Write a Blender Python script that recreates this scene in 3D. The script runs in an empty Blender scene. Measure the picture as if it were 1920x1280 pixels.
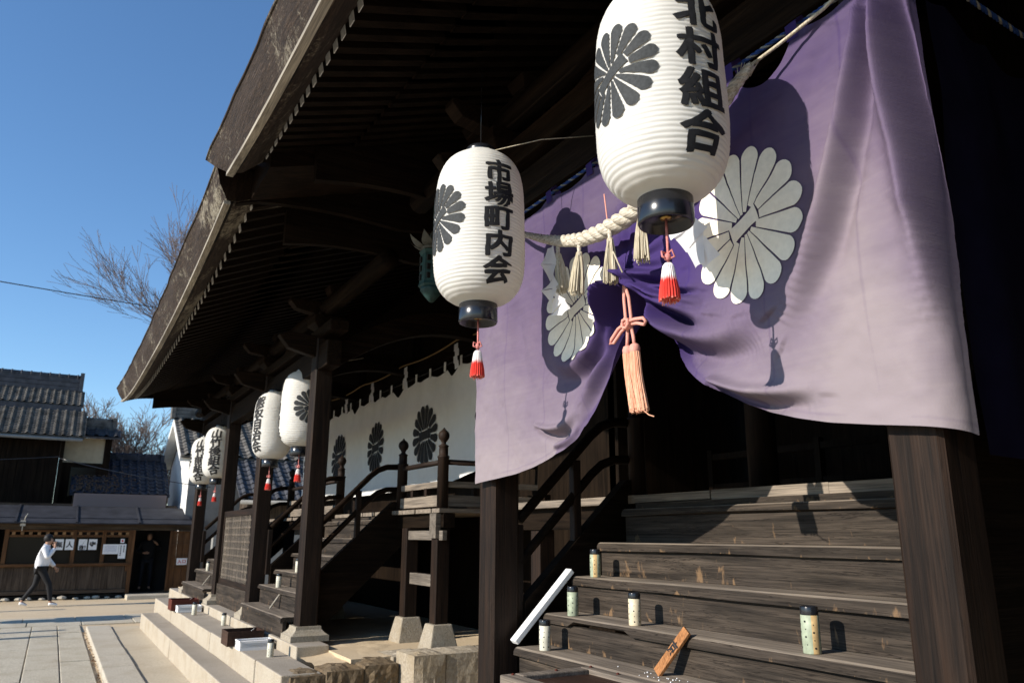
import bpy, bmesh, math, random
import numpy as np
from mathutils import Vector, Matrix
random.seed(7); rng = np.random.default_rng(7)
S = bpy.context.scene
COL = S.collection
R_ = math.radians
# ------------------------------------------------------------------ camera, sky, sun, exposure
cd = bpy.data.cameras.new('camera'); cam = bpy.data.objects.new('camera', cd); COL.objects.link(cam)
cd.sensor_width = 36.0; cd.lens = 27.0; cd.clip_start = 0.05; cd.clip_end = 2000
cam.matrix_world = Matrix(((0.50219561, 0.20973366, 0.83893466, 0.0),
                           (0.8647436, -0.12656931, -0.4860028, 0.0),
                           (0.00425223, 0.96953185, -0.24492839, 1.75), (0, 0, 0, 1)))
cd.dof.use_dof = True; cd.dof.focus_distance = 3.9; cd.dof.aperture_fstop = 4.5
S.camera = cam
SUN = Vector((0.03, -0.90, 0.425)).normalized()
EL = math.asin(SUN.z); AZ = math.atan2(SUN.x, SUN.y)
W = bpy.data.worlds.new('World'); S.world = W; W.use_nodes = True
wn = W.node_tree; bg = wn.nodes['Background']
sky = wn.nodes.new('ShaderNodeTexSky'); sky.sky_type = 'NISHITA'; sky.sun_disc = False
sky.sun_elevation = EL; sky.sun_rotation = AZ; sky.air_density = 1.0; sky.dust_density = 0.0; sky.ozone_density = 4.0
hs = wn.nodes.new('ShaderNodeHueSaturation'); hs.inputs['Saturation'].default_value = 1.08; wn.links.new(sky.outputs[0], hs.inputs['Color']); wn.links.new(hs.outputs[0], bg.inputs[0]); bg.inputs[1].default_value = 0.142
sl = bpy.data.lights.new('sun', 'SUN'); sl.energy = 4.8; sl.angle = R_(0.5); sl.color = (1.0, 0.92, 0.81)
so = bpy.data.objects.new('sun', sl); COL.objects.link(so); so.rotation_euler = SUN.to_track_quat('Z', 'Y').to_euler()
so.location = (0, -30, 20)
S.view_settings.view_transform = 'Standard'; S.view_settings.look = 'None'
S.view_settings.exposure = 0.45; S.view_settings.gamma = 1.0
S.cycles.max_bounces = 6; S.cycles.diffuse_bounces = 3; S.cycles.glossy_bounces = 2; S.cycles.transmission_bounces = 4
S.cycles.transparent_max_bounces = 8; S.cycles.caustics_reflective = False; S.cycles.caustics_refractive = False

# ------------------------------------------------------------------ helpers
class MB:
    def __init__(s): s.V = []; s.F = []; s.S = []; s.M = []
    def add(s, vs, fs, smooth=False, mi=0):
        b = len(s.V); s.V.extend([tuple(v) for v in vs])
        for f in fs: s.F.append(tuple(i + b for i in f)); s.S.append(smooth); s.M.append(mi)
        return s
    def hexa(s, p, mi=0):   # p: 4 bottom ccw, 4 top
        return s.add(p, [(3, 2, 1, 0), (4, 5, 6, 7), (0, 1, 5, 4), (1, 2, 6, 5), (2, 3, 7, 6), (3, 0, 4, 7)], mi=mi)
    def box(s, x0, x1, y0, y1, z0, z1, mi=0):
        return s.hexa([(x0, y0, z0), (x1, y0, z0), (x1, y1, z0), (x0, y1, z0), (x0, y0, z1), (x1, y0, z1), (x1, y1, z1), (x0, y1, z1)], mi)
    def frus(s, cx, cy, z0, z1, a0, b0, a1, b1, mi=0):
        return s.hexa([(cx - a0, cy - b0, z0), (cx + a0, cy - b0, z0), (cx + a0, cy + b0, z0), (cx - a0, cy + b0, z0),
                       (cx - a1, cy - b1, z1), (cx + a1, cy - b1, z1), (cx + a1, cy + b1, z1), (cx - a1, cy + b1, z1)], mi)
    def bar(s, p0, p1, w, h, up=(0, 0, 1), mi=0):
        p0 = Vector(p0); p1 = Vector(p1); d = (p1 - p0).normalized(); u = Vector(up)
        r = d.cross(u).normalized(); u = r.cross(d).normalized(); a = r * w / 2; b = u * h / 2
        return s.hexa([p0 - a - b, p0 + a - b, p1 + a - b, p1 - a - b, p0 - a + b, p0 + a + b, p1 + a + b, p1 - a + b], mi)
    def tube(s, pts, r, n=8, caps=True, mi=0, smooth=True, close=False):
        pts = [Vector(p) for p in pts]; m = len(pts)
        rs = [r] * m if isinstance(r, (int, float)) else list(r)
        rings = []; ref = None
        for i, p in enumerate(pts):
            d = (pts[(i + 1) % m if close else min(i + 1, m - 1)] - pts[(i - 1) if (close or i) else 0])
            d = d.normalized() if d.length > 1e-9 else Vector((0, 0, 1))
            if ref is None:
                ref = Vector((0, 0, 1)) if abs(d.z) < .9 else Vector((1, 0, 0))
            a = (ref - d * ref.dot(d)).normalized(); ref = a; b = d.cross(a)
            rings.append([p + (a * math.cos(2 * math.pi * k / n) + b * math.sin(2 * math.pi * k / n)) * rs[i] for k in range(n)])
        vs = [v for q in rings for v in q]; fs = []
        for i in range(m if close else m - 1):
            j = (i + 1) % m
            for k in range(n): fs.append((i * n + k, i * n + (k + 1) % n, j * n + (k + 1) % n, j * n + k))
        if caps and not close: fs.append(tuple(range(n))[::-1]); fs.append(tuple((m - 1) * n + k for k in range(n)))
        return s.add(vs, fs, smooth, mi)
    def lathe(s, prof, c=(0, 0, 0), n=24, mi=0, smooth=True, caps=True):
        vs = []; m = len(prof)
        for r, z in prof:
            for k in range(n):
                a = 2 * math.pi * k / n; vs.append((c[0] + r * math.cos(a), c[1] + r * math.sin(a), c[2] + z))
        fs = []
        for i in range(m - 1):
            for k in range(n): fs.append((i * n + k, i * n + (k + 1) % n, (i + 1) * n + (k + 1) % n, (i + 1) * n + k))
        if caps:
            fs.append(tuple(range(n))[::-1]); fs.append(tuple((m - 1) * n + k for k in range(n)))
        return s.add(vs, fs, smooth, mi)
    def grid(s, P, smooth=True, mi=0, flip=False):
        P = np.asarray(P); m, n = P.shape[:2]
        fs = []
        for i in range(m - 1):
            for j in range(n - 1):
                f = (i * n + j, i * n + j + 1, (i + 1) * n + j + 1, (i + 1) * n + j)
                fs.append(f[::-1] if flip else f)
        return s.add(P.reshape(-1, 3).tolist(), fs, smooth, mi)
    def prism(s, poly, ax, a0, a1, mi=0, smooth=False):   # poly in the two other axes (order xyz without ax)
        n = len(poly)
        def mk(p, a):
            q = list(p); q.insert(ax, a); return q
        vs = [mk(p, a0) for p in poly] + [mk(p, a1) for p in poly]
        fs = [tuple(range(n))[::-1], tuple(range(n, 2 * n))] + [(i, (i + 1) % n, n + (i + 1) % n, n + i) for i in range(n)]
        return s.add(vs, fs, smooth, mi)
    def build(s, name, mats, parent=None, bevel=0.0, loc=None, fixn=True):
        me = bpy.data.meshes.new(name)
        o = bpy.data.objects.new(name, me); COL.objects.link(o)
        off = Vector((0, 0, 0))
        if parent is not None:
            o.parent = parent; off = wloc(parent)
        if loc is not None: o.location = Vector(loc) - off; off = Vector(loc)
        v = np.array(s.V, float).reshape(-1, 3) - np.array(off)
        me.from_pydata(v.tolist(), [], s.F)
        me.polygons.foreach_set('use_smooth', s.S); me.polygons.foreach_set('material_index', s.M)
        for m in (mats if isinstance(mats, (list, tuple)) else [mats]): me.materials.append(m)
        if fixn and len(s.F) < 60000:
            bm = bmesh.new(); bm.from_mesh(me); bmesh.ops.recalc_face_normals(bm, faces=bm.faces); bm.to_mesh(me); bm.free()
        if bevel:
            b = o.modifiers.new('bevel', 'BEVEL'); b.width = bevel; b.segments = 2; b.limit_method = 'ANGLE'; b.angle_limit = R_(40)
        return o
def wloc(o):
    v = Vector((0, 0, 0))
    while o is not None: v = v + o.location; o = o.parent
    return v
def tag(o, label=None, cat=None, group=None, kind=None):
    if label: o['label'] = label
    if cat: o['category'] = cat
    if group: o['group'] = group
    if kind: o['kind'] = kind
    return o
def thing(name, label, cat, loc=(0, 0, 0), group=None):
    o = bpy.data.objects.new(name, None); COL.objects.link(o); o.location = loc; o.empty_display_size = .2
    return tag(o, label, cat, group)
def copy_tree(o, parent=None, loc=None, rotz=None, label=None):
    c = o.copy(); COL.objects.link(c)
    if parent is not None: c.parent = parent
    if loc is not None: c.location = loc
    if rotz is not None: c.rotation_euler = (0, 0, rotz)
    if label: c['label'] = label
    for ch in list(o.children): copy_tree(ch, c)
    return c
def struct(o): o['kind'] = 'structure'; return o

def vnoise(x, y, seed=0):   # smooth 2-D value noise in -1..1
    g = np.random.default_rng(seed).uniform(-1, 1, (256, 256))
    x = np.asarray(x, float); y = np.asarray(y, float)
    xi = np.floor(x).astype(int); yi = np.floor(y).astype(int); fx = x - xi; fy = y - yi
    fx = fx * fx * (3 - 2 * fx); fy = fy * fy * (3 - 2 * fy)
    a = g[xi % 256, yi % 256]; b = g[(xi + 1) % 256, yi % 256]; c = g[xi % 256, (yi + 1) % 256]; d = g[(xi + 1) % 256, (yi + 1) % 256]
    return (a * (1 - fx) + b * fx) * (1 - fy) + (c * (1 - fx) + d * fx) * fy

# ------------------------------------------------------------------ materials
def mat(name, rough=.8, col=(.5, .5, .5), metal=0.0, spec=.3):
    m = bpy.data.materials.new(name); m.use_nodes = True; nt = m.node_tree; b = nt.nodes['Principled BSDF']
    b.inputs['Base Color'].default_value = (*col, 1); b.inputs['Roughness'].default_value = rough
    b.inputs['Metallic'].default_value = metal; b.inputs['Specular IOR Level'].default_value = spec
    return m, nt, b
def N(nt, t, **k):
    n = nt.nodes.new('ShaderNode' + t)
    for a, v in k.items():
        if a in n.inputs: n.inputs[a].default_value = v
        else: setattr(n, a, v)
    return n
def coords(nt, scale=(1, 1, 1), kind='Object'):
    t = N(nt, 'TexCoord'); mp = N(nt, 'Mapping'); mp.inputs['Scale'].default_value = scale
    nt.links.new(t.outputs[kind], mp.inputs[0]); return mp.outputs[0]
def noise(nt, vec, scale, detail=5, rough=.55, dist=0.0):
    n = N(nt, 'TexNoise'); n.inputs['Scale'].default_value = scale; n.inputs['Detail'].default_value = detail
    n.inputs['Roughness'].default_value = rough; n.inputs['Distortion'].default_value = dist
    nt.links.new(vec, n.inputs['Vector']); return n.outputs['Fac']
def ramp(nt, fac, stops):
    r = N(nt, 'ValToRGB'); e = r.color_ramp.elements
    while len(e) < len(stops): e.new(.5)
    for i, (p, c) in enumerate(stops): e[i].position = p; e[i].color = (*c, 1) if len(c) == 3 else c
    nt.links.new(fac, r.inputs[0]); return r.outputs[0]
def mixc(nt, fac, a, b, mode='MIX'):
    n = N(nt, 'Mix', data_type='RGBA', blend_type=mode)
    for i, v in ((0, fac), (6, a), (7, b)):
        if isinstance(v, (int, float)): n.inputs[i].default_value = v
        elif isinstance(v, (tuple, list)): n.inputs[i].default_value = (*v, 1)
        else: nt.links.new(v, n.inputs[i])
    return n.outputs[2]
def bump(nt, b, h, strength=.3, dist=.01):
    n = N(nt, 'Bump'); n.inputs['Strength'].default_value = strength; n.inputs['Distance'].default_value = dist
    nt.links.new(h, n.inputs['Height']); nt.links.new(n.outputs[0], b.inputs['Normal'])
def setc(nt, b, c): nt.links.new(c, b.inputs['Base Color'])
def math_(nt, op, a, b_):
    n = N(nt, 'Math', operation=op)
    for i, v in ((0, a), (1, b_)):
        if isinstance(v, (int, float)): n.inputs[i].default_value = v
        else: nt.links.new(v, n.inputs[i])
    return n.outputs[0]
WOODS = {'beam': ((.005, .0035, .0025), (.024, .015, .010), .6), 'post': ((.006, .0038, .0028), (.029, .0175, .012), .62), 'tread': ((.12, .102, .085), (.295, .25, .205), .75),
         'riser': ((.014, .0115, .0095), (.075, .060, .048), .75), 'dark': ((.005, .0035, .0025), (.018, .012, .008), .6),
         'board': ((.035, .025, .018), (.11, .085, .066), .85), 'grey': ((.08, .07, .06), (.2, .175, .15), .85),
         'orange': ((.33, .14, .05), (.47, .23, .10), .6), 'door': ((.075, .034, .014), (.16, .08, .036), .7),
         'box': ((.028, .015, .011), (.07, .038, .027), .5), 'redbox': ((.075, .018, .012), (.12, .03, .02), .5), 'pale': ((.2, .18, .15), (.42, .39, .33), .8)}
_wc = {}
def wood(kind, axis):
    if (kind, axis) in _wc: return _wc[kind, axis]
    d, l, rg = WOODS[kind]
    m, nt, b = mat('wood_' + kind + '_' + 'xyz'[axis], rg, spec=.04 if kind in ('dark', 'beam') else .16)
    sc = [16, 16, 16]; sc[axis] = .9
    v = coords(nt, sc); n1 = noise(nt, v, 1.0, 6, .6, .9)
    sc2 = [120, 120, 120]; sc2[axis] = 3.0
    n2 = noise(nt, coords(nt, sc2), 1.0, 3, .6, .3)
    n3 = noise(nt, coords(nt, (1.7, 1.7, 1.7)), 1.0, 3)
    c = ramp(nt, n1, [(.3, d), (.7, l)])
    c = mixc(nt, .75, c, ramp(nt, n2, [(.3, (.42, .42, .42)), (.62, (1.25, 1.22, 1.18))]), 'MULTIPLY')
    c = mixc(nt, .6, c, ramp(nt, n3, [(.3, (.6, .6, .62)), (.7, (1.25, 1.22, 1.15))]), 'MULTIPLY')
    if kind in ('post', 'riser', 'beam'):   # drying cracks along the grain
        s3 = [34, 34, 34]; s3[axis] = .8
        ck = noise(nt, coords(nt, s3), 1.0, 4, .7, 1.2)
        c = mixc(nt, ramp(nt, ck, [(.475, (0, 0, 0)), (.498, (.85, .85, .85)), (.502, (.85, .85, .85)), (.52, (0, 0, 0))]), c, (.006, .004, .003))
    if kind == 'post':
        c = mixc(nt, ramp(nt, noise(nt, coords(nt, sc), 2.3, 3), [(.5, (0, 0, 0)), (.72, (.35, .35, .35))]), c, (.045, .022, .012))
    if kind == 'riser':
        t = N(nt, 'TexCoord'); sp = N(nt, 'SeparateXYZ'); nt.links.new(t.outputs['Generated'], sp.inputs[0])
        k = noise(nt, coords(nt, (15, 1, 6.5)), 1.0, 4, .6, .5)
        k2 = noise(nt, coords(nt, (2.2, 1, 1)), 1.0, 2)
        hi = math_(nt, 'MULTIPLY', sp.outputs[2], .16)
        f = math_(nt, 'SUBTRACT', math_(nt, 'ADD', k, math_(nt, 'MULTIPLY', math_(nt, 'SUBTRACT', k2, .5), .25)), hi)
        f = ramp(nt, f, [(.565, (0, 0, 0)), (.66, (1, 1, 1))])
        c = mixc(nt, math_(nt, 'MULTIPLY', f, .55), c, (.27, .165, .085))
    if kind == 'tread':
        k = noise(nt, coords(nt, (5, 30, 1)), 1.0, 4)
        c = mixc(nt, ramp(nt, k, [(.62, (0, 0, 0)), (.75, (.5, .5, .5))]), c, (.16, .12, .09))
    setc(nt, b, c)
    h = mixc(nt, .5, n1, n2); bump(nt, b, h, .55, .006)
    _wc[kind, axis] = m; return m
def simple(name, col, rough=.7, var=.25, scale=20, bmp=.15, metal=0, spec=.3):
    m, nt, b = mat(name, rough, col, metal, spec)
    n = noise(nt, coords(nt), scale, 4)
    lo = tuple(c * (1 - var) for c in col); hi = tuple(min(1, c * (1 + var)) for c in col)
    setc(nt, b, ramp(nt, n, [(.3, lo), (.7, hi)]))
    if bmp: bump(nt, b, n, bmp, .004)
    return m
def stone(name, a, b_, scale=60, rough=.9, stain=(.35, .3, .22), bs=.4, patch=1.3):
    m, nt, b = mat(name, rough)
    v = coords(nt); n1 = noise(nt, v, scale, 4, .7); n2 = noise(nt, v, patch, 5, .6)
    c = ramp(nt, n1, [(.32, a), (.68, b_)])
    c = mixc(nt, ramp(nt, n2, [(.45, (0, 0, 0)), (.7, (.55, .55, .55))]), c, stain)
    setc(nt, b, c); n3 = noise(nt, v, scale * .25, 6, .65)
    bump(nt, b, mixc(nt, .5, n1, n3), bs, .012); return m
M_step = stone('granite_cream', (.34, .29, .22), (.50, .445, .355), 90, stain=(.30, .23, .15), patch=3.2, bs=.7)
M_steptop = stone('granite_grey', (.24, .21, .17), (.42, .37, .31), 110, stain=(.22, .19, .15))
M_rubble = stone('rough_stone', (.085, .062, .036), (.20, .15, .095), 26, stain=(.11, .065, .025), bs=1.0, patch=4)
M_block = stone('block_stone', (.24, .20, .15), (.44, .38, .29), 40, stain=(.28, .21, .12), bs=.9, patch=3)
M_slab = stone('paving_stone', (.34, .30, .23), (.64, .585, .465), 55, stain=(.33, .275, .19), bs=.8, patch=2.1)
M_kerb = stone('kerb_stone', (.36, .32, .25), (.60, .545, .45), 60, stain=(.36, .30, .215), bs=.8, patch=2.6)
M_plinth = stone('plinth_stone', (.24, .205, .155), (.42, .37, .29), 60, stain=(.24, .19, .12), bs=.9, patch=5)
M_sand = stone('sand', (.50, .39, .255), (.64, .52, .355), 45, stain=(.50, .38, .24), bs=.5, patch=.7)
M_conc = stone('trodden_earth', (.44, .375, .275), (.56, .485, .365), 30, stain=(.36, .29, .20), bs=.2, patch=.9)
M_tip = simple('whitewashed_end', (.62, .60, .55), .9, .2, 30, .1)
M_black = simple('black_lacquer', (.012, .013, .016), .22, .2, 30, 0, 0, .6)
M_gold = simple('brass', (.5, .32, .1), .35, .2, 40, 0, 1)
M_white = simple('white_card', (.8, .8, .8), .6, .04, 10, 0)
M_ink = simple('black_ink', (.016, .016, .018), .7, .3, 60, .05)
M_crestink = simple('worn_ink', (.034, .037, .039), .75, .35, 90, .05)
M_cream = simple('crest_white', (.86, .81, .69), .85, .06, 40, .1)
M_redcord = simple('pink_cord', (.62, .22, .20), .8, .2, 80, .1)
M_plaster = simple('white_plaster', (.72, .71, .68), .9, .07, 6, .1)
M_greyplaster = simple('grey_plaster', (.24, .235, .22), .9, .12, 5, .1)
M_tile = simple('grey_roof_tile', (.115, .108, .098), .8, .5, 4, .05, 0, .06)
M_tiledark = simple('dark_roof_tile', (.06, .062, .07), .6, .35, 5, .05, 0, .15)
M_bluetile = simple('blue_roof_tile', (.026, .032, .046), .7, .4, 5, .05, 0, .08)
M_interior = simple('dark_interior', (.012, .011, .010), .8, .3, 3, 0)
M_bark = simple('tree_bark', (.13, .10, .08), .9, .3, 12, .2)
M_twig = simple('twigs', (.16, .12, .10), .9, .3, 3, 0)

def mat_thatch():
    m, nt, b = mat('bark_thatch', .9)
    n1 = noise(nt, coords(nt, (6, 60, 60)), 1.0, 6, .7, .8); n2 = noise(nt, coords(nt), 40, 4, .75)
    c = ramp(nt, n1, [(.3, (.014, .0095, .007)), (.55, (.048, .032, .022)), (.75, (.10, .068, .05))])
    c = mixc(nt, .5, c, ramp(nt, n2, [(.3, (.5, .5, .5)), (.7, (1.3, 1.3, 1.3))]), 'MULTIPLY')
    k = noise(nt, coords(nt, (.55, 1, 1)), 1.15, 4, .7, .4); k2 = noise(nt, coords(nt), 26, 3, .8)
    f = ramp(nt, math_(nt, 'ADD', math_(nt, 'MULTIPLY', k, .7), math_(nt, 'MULTIPLY', k2, .3)), [(.535, (0, 0, 0)), (.62, (1, 1, 1))])
    c = mixc(nt, math_(nt, 'MULTIPLY', f, .8), c, (.36, .32, .24))
    setc(nt, b, c); bump(nt, b, mixc(nt, .5, n1, n2), 1.0, .03); return m
M_thatch = mat_thatch()
def mat_soffit():
    m, nt, b = mat('stained_soffit', .85)
    n1 = noise(nt, coords(nt, (3, 9, 3)), 1.0, 5, .7, .6)
    setc(nt, b, ramp(nt, n1, [(.44, (.006, .0045, .0035)), (.54, (.03, .02, .013)), (.70, (.17, .125, .085))])); return m
M_soffit = mat_soffit()
def mat_purple():
    m, nt, b = mat('faded_purple_cloth', .9, spec=.1)
    a = N(nt, 'Attribute', attribute_name='fade')
    n1 = noise(nt, coords(nt, (1.6, 1, 1.9)), 1.8, 6, .62, .3); n2 = noise(nt, coords(nt, (2, 1, 40)), 1.0, 4)
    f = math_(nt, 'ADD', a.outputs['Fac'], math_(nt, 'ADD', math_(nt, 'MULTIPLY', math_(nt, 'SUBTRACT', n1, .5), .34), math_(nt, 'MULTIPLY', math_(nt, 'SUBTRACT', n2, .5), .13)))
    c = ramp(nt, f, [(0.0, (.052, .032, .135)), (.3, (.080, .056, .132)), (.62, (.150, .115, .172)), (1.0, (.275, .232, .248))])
    setc(nt, b, c)
    w = noise(nt, coords(nt, (500, 1, 90)), 1.0, 2); w2 = noise(nt, coords(nt, (60, 1, 420)), 1.0, 2)
    w3 = noise(nt, coords(nt, (9, 1, 14)), 1.0, 5, .6)
    h = mixc(nt, .6, mixc(nt, .5, w, w2), w3); bump(nt, b, h, .42, .006)
    tr = N(nt, 'BsdfTranslucent'); nt.links.new(c, tr.inputs[0]); mx = N(nt, 'MixShader'); mx.inputs[0].default_value = .06
    out = nt.nodes['Material Output']; nt.links.new(b.outputs[0], mx.inputs[1]); nt.links.new(tr.outputs[0], mx.inputs[2]); nt.links.new(mx.outputs[0], out.inputs[0])
    return m
M_purple = mat_purple()
def mat_paper(name, col, tr_=.3, cold=None):
    m, nt, b = mat(name, .65, col, spec=.25)
    n = noise(nt, coords(nt, (1, 1, 1)), 9, 4)
    setc(nt, b, ramp(nt, n, [(.3, tuple(c * .95 for c in col)), (.7, col)]))
    tr = N(nt, 'BsdfTranslucent'); tr.inputs[0].default_value = (*(cold or col), 1); mx = N(nt, 'MixShader'); mx.inputs[0].default_value = tr_
    out = nt.nodes['Material Output']; nt.links.new(b.outputs[0], mx.inputs[1]); nt.links.new(tr.outputs[0], mx.inputs[2]); nt.links.new(mx.outputs[0], out.inputs[0])
    return m
M_paper = mat_paper('lantern_paper', (.80, .79, .75), .25, (.75, .66, .5))
M_shide = mat_paper('white_paper', (.82, .82, .84), .35)
M_whitecloth = mat_paper('white_cloth', (.84, .83, .80), .03)
M_polycarb = mat_paper('clear_panel', (.35, .29, .28), .4)
def mat_straw(name, a, b_, ax=2, sc=140):
    m, nt, b = mat(name, .8)
    s = [sc] * 3; s[ax] = 4
    n = noise(nt, coords(nt, s), 1.0, 3); setc(nt, b, ramp(nt, n, [(.3, a), (.7, b_)])); bump(nt, b, n, .9, .006); return m
M_rope = mat_straw('hemp_rope', (.30, .25, .18), (.76, .71, .61), 0, 110)
M_straw = mat_straw('straw', (.36, .30, .20), (.66, .60, .47))
M_peach = mat_straw('peach_thread', (.60, .26, .15), (.85, .50, .34))
M_peachcord = simple('peach_cord', (.66, .30, .24), .8, .15, 120, .2)
def mat_tassel():
    m, nt, b = mat('red_white_thread', .85)
    t = N(nt, 'TexCoord'); sp = N(nt, 'SeparateXYZ'); nt.links.new(t.outputs['Generated'], sp.inputs[0])
    n = noise(nt, coords(nt, (160, 160, 10)), 1.0, 3)
    f = math_(nt, 'ADD', sp.outputs[2], math_(nt, 'MULTIPLY', math_(nt, 'SUBTRACT', n, .5), .35))
    c = ramp(nt, f, [(.0, (.75, .35, .28)), (.12, (.62, .05, .035)), (.55, (.60, .035, .025)), (.68, (.78, .72, .70))])
    setc(nt, b, c); bump(nt, b, n, .6, .004); return m
M_tassel = mat_tassel()
M_bluerope = simple('blue_strand', (.015, .05, .20), .6, .2, 60, .1)
M_whiterope = simple('white_strand', (.24, .235, .22), .7, .1, 60, .1)

# ------------------------------------------------------------------ ground, paving, kerb
m = MB()
gx = np.concatenate([np.linspace(-400, -60, 8), np.linspace(-40, 12, 90), np.linspace(40, 300, 6)])
gy = np.concatenate([np.linspace(-300, -30, 8), np.linspace(-14, 16, 60), np.linspace(40, 300, 6)])
GX, GY = np.meshgrid(gx, gy, indexing='ij')
near = np.exp(-((GX + 12) / 22) ** 2 - (GY / 12) ** 2)
GZ = -0.012 + near * .010 * vnoise(GX * 1.3, GY * 1.3, 3)
m.grid(np.stack([GX, GY, GZ], -1), flip=False)
o = m.build('ground', M_sand); struct(o)
# trodden strip between kerb and steps
m = MB(); m.box(-17.0, 4, 1.165, 1.64, -.05, .062); struct(m.build('trodden_strip', M_conc))
def slabs(name, rows, x0, x1, z0, z1, matl, lens, gap=.012, jit=.006, kind=True, bev=.008):
    m = MB()
    for (a, b) in rows:
        x = x0
        while x < x1:
            L = min(random.uniform(*lens), x1 - x)
            if L < .15: break
            dz = random.uniform(-jit, jit); g = gap / 2
            m.box(x + g, x + L - g, a + g, b - g, z0, z1 + dz); x += L
    return m.build(name, matl, bevel=bev)
o = slabs('stone_path', [(-3.0, -2.25), (-2.25, -1.4), (-1.4, -.62), (-.62, -.11), (-.11, .31), (.31, .70)], -18.2, 3, -.1, .012, M_slab, (.7, 1.5), gap=.014); struct(o)
m = MB()
for y in np.arange(-6, 2.0, .95):
    L = .95
    m.box(-20.0, -19.12, y + .008, y + L - .008, -.1, .014 + random.uniform(-.005, .005)); m.box(-19.10, -18.25, y + .1, y + L + .08, -.1, .014 + random.uniform(-.005, .005))
struct(m.build('cross_path', M_slab, bevel=.008))
m = MB(); x = -17.1
while x < 2.5:
    L = random.uniform(.75, 1.4); m.box(x + .005, x + L - .005, .765, 1.16 + random.uniform(-.01, .01), -.1, .085 + random.uniform(-.008, .008)); x += L
ke = m.build('kerb', M_kerb, bevel=.014); struct(ke)
# dead leaves in the gutter
m = MB()
for k in range(420):
    x = random.uniform(-17, -2); y = random.gauss(.735, .018); z = .012 + random.random() * .012; a = random.uniform(0, 6.3); s = random.uniform(.012, .03); t = random.uniform(-.4, .4)
    c, sn = math.cos(a) * s, math.sin(a) * s
    m.add([(x - c, y - sn, z), (x + sn * .5, y - c * .5, z + t * s), (x + c, y + sn, z + .004), (x - sn * .5, y + c * .5, z + .003)], [(0, 1, 2, 3)])
tag(m.build('dead_leaves', simple('leaf_brown', (.16, .09, .045), .9, .5, 60, 0)), kind='stuff')

# ------------------------------------------------------------------ stone platform of the far porch
plat = thing('stone_platform', 'cream granite platform with two long steps under the porch with white lanterns', 'stone platform', (-12.5, 2.2, 0))
def step_course(name, x0, x1, y0, y1, z0, z1, lens=(1.1, 2.2), par=plat):
    m = MB(); x = x0
    while x < x1 - .01:
        L = min(random.uniform(*lens), x1 - x)
        if x1 - x - L < .4: L = x1 - x
        m.box(x + .003, x + L - .003, y0 + random.uniform(-.006, .006), y1, z0, z1 + random.uniform(-.004, .004)); x += L
    # tread faces are worn grey, risers cream: per-face material
    o = m.build(name, [M_step, M_steptop], par, bevel=.012)
    for p in o.data.polygons:
        if p.normal.z > .5: p.material_index = 1
    return o
step_course('step', -16.55, -7.35, 1.625, 1.905, -.1, .32)
step_course('step', -17.2, -7.35, 1.903, 2.275, -.1, .54)
step_course('step', -18.2, -8.25, 2.273, 2.62, -.1, .652)
m = MB(); m.box(-19.5, -7.55, 2.615, 7.0, -.1, .60)
ex = np.linspace(-10.2, -7.55, 40); ey = np.linspace(2.32, 4.6, 36); EX, EY = np.meshgrid(ex, ey, indexing='ij')
EZ = .585 + .03 * vnoise(EX * 2, EY * 2, 5) + .015 * vnoise(EX * 6, EY * 6, 6) - .06 * np.clip((2.7 - EY) / .5, 0, 1)
m.grid(np.stack([EX, EY, EZ], -1)); m.build('earth_fill', M_sand, plat)
def rough_wall(name, cells, par, matl, seed=0, rr=.03):
    """cells: boxes (x0,x1,y0,y1,z0,z1); each a rough dressed stone in one wall"""
    m = MB(); r = np.random.default_rng(seed)
    for c in cells:
        x0, x1, y0, y1, z0, z1 = c
        def face(o_, u, v):
            n = 9; P = []
            nr = np.cross(np.array(u, float), np.array(v, float)); nr /= np.linalg.norm(nr)
            for i in range(n):
                row = []
                for j in range(n):
                    s, t = i / (n - 1), j / (n - 1); e = min(s, 1 - s, t, 1 - t) * 4
                    p = np.array(o_) + np.array(u) * s + np.array(v) * t
                    row.append(p + nr * (min(1, e) * rr + (r.uniform(-1, 1) * rr * .35 if e > 0 else 0)))
                P.append(row)
            m.grid(P, smooth=False)
        m.box(x0, x1, y0, y1, z0, z1)
        face((x1 + .001, y0, z0), (0, y1 - y0, 0), (0, 0, z1 - z0)); face((x0, y0 - .001, z0), (x1 - x0, 0, 0), (0, 0, z1 - z0))
        face((x0, y0, z1 + .001), (x1 - x0, 0, 0), (0, y1 - y0, 0))
    return m.build(name, matl, par, fixn=False)
rough_wall('retaining_wall', [(-7.7, -7.32, 1.99, 2.30, -.1, .52), (-7.70, -7.3, 2.31, 2.66, -.1, .545), (-7.68, -7.3, 2.67, 3.0, .26, .57), (-7.68, -7.29, 2.68, 3.0, -.1, .245),
                              (-7.66, -7.31, 2.0, 2.3, -.3, -.11)], plat, M_rubble, 1, .03)
rough_wall('corner_stone', [(-7.95, -7.48, 3.02, 3.4, -.1, .60), (-7.46, -7.02, 3.04, 3.36, -.1, .665), (-7.44, -7.03, 3.372, 3.85, -.1, .66), (-7.44, -7.04, 3.86, 4.6, -.1, .65)], plat, M_block, 2, .02)
plat2 = thing('stone_platform', 'low stone base under the stairs behind the purple curtain', 'stone platform', (-2.9, 3, 0))
m = MB(); m.box(-4.75, -1.2, 2.15, 6.8, -.1, .62); m.build('base_slab', M_step, plat2, bevel=.012)

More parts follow.
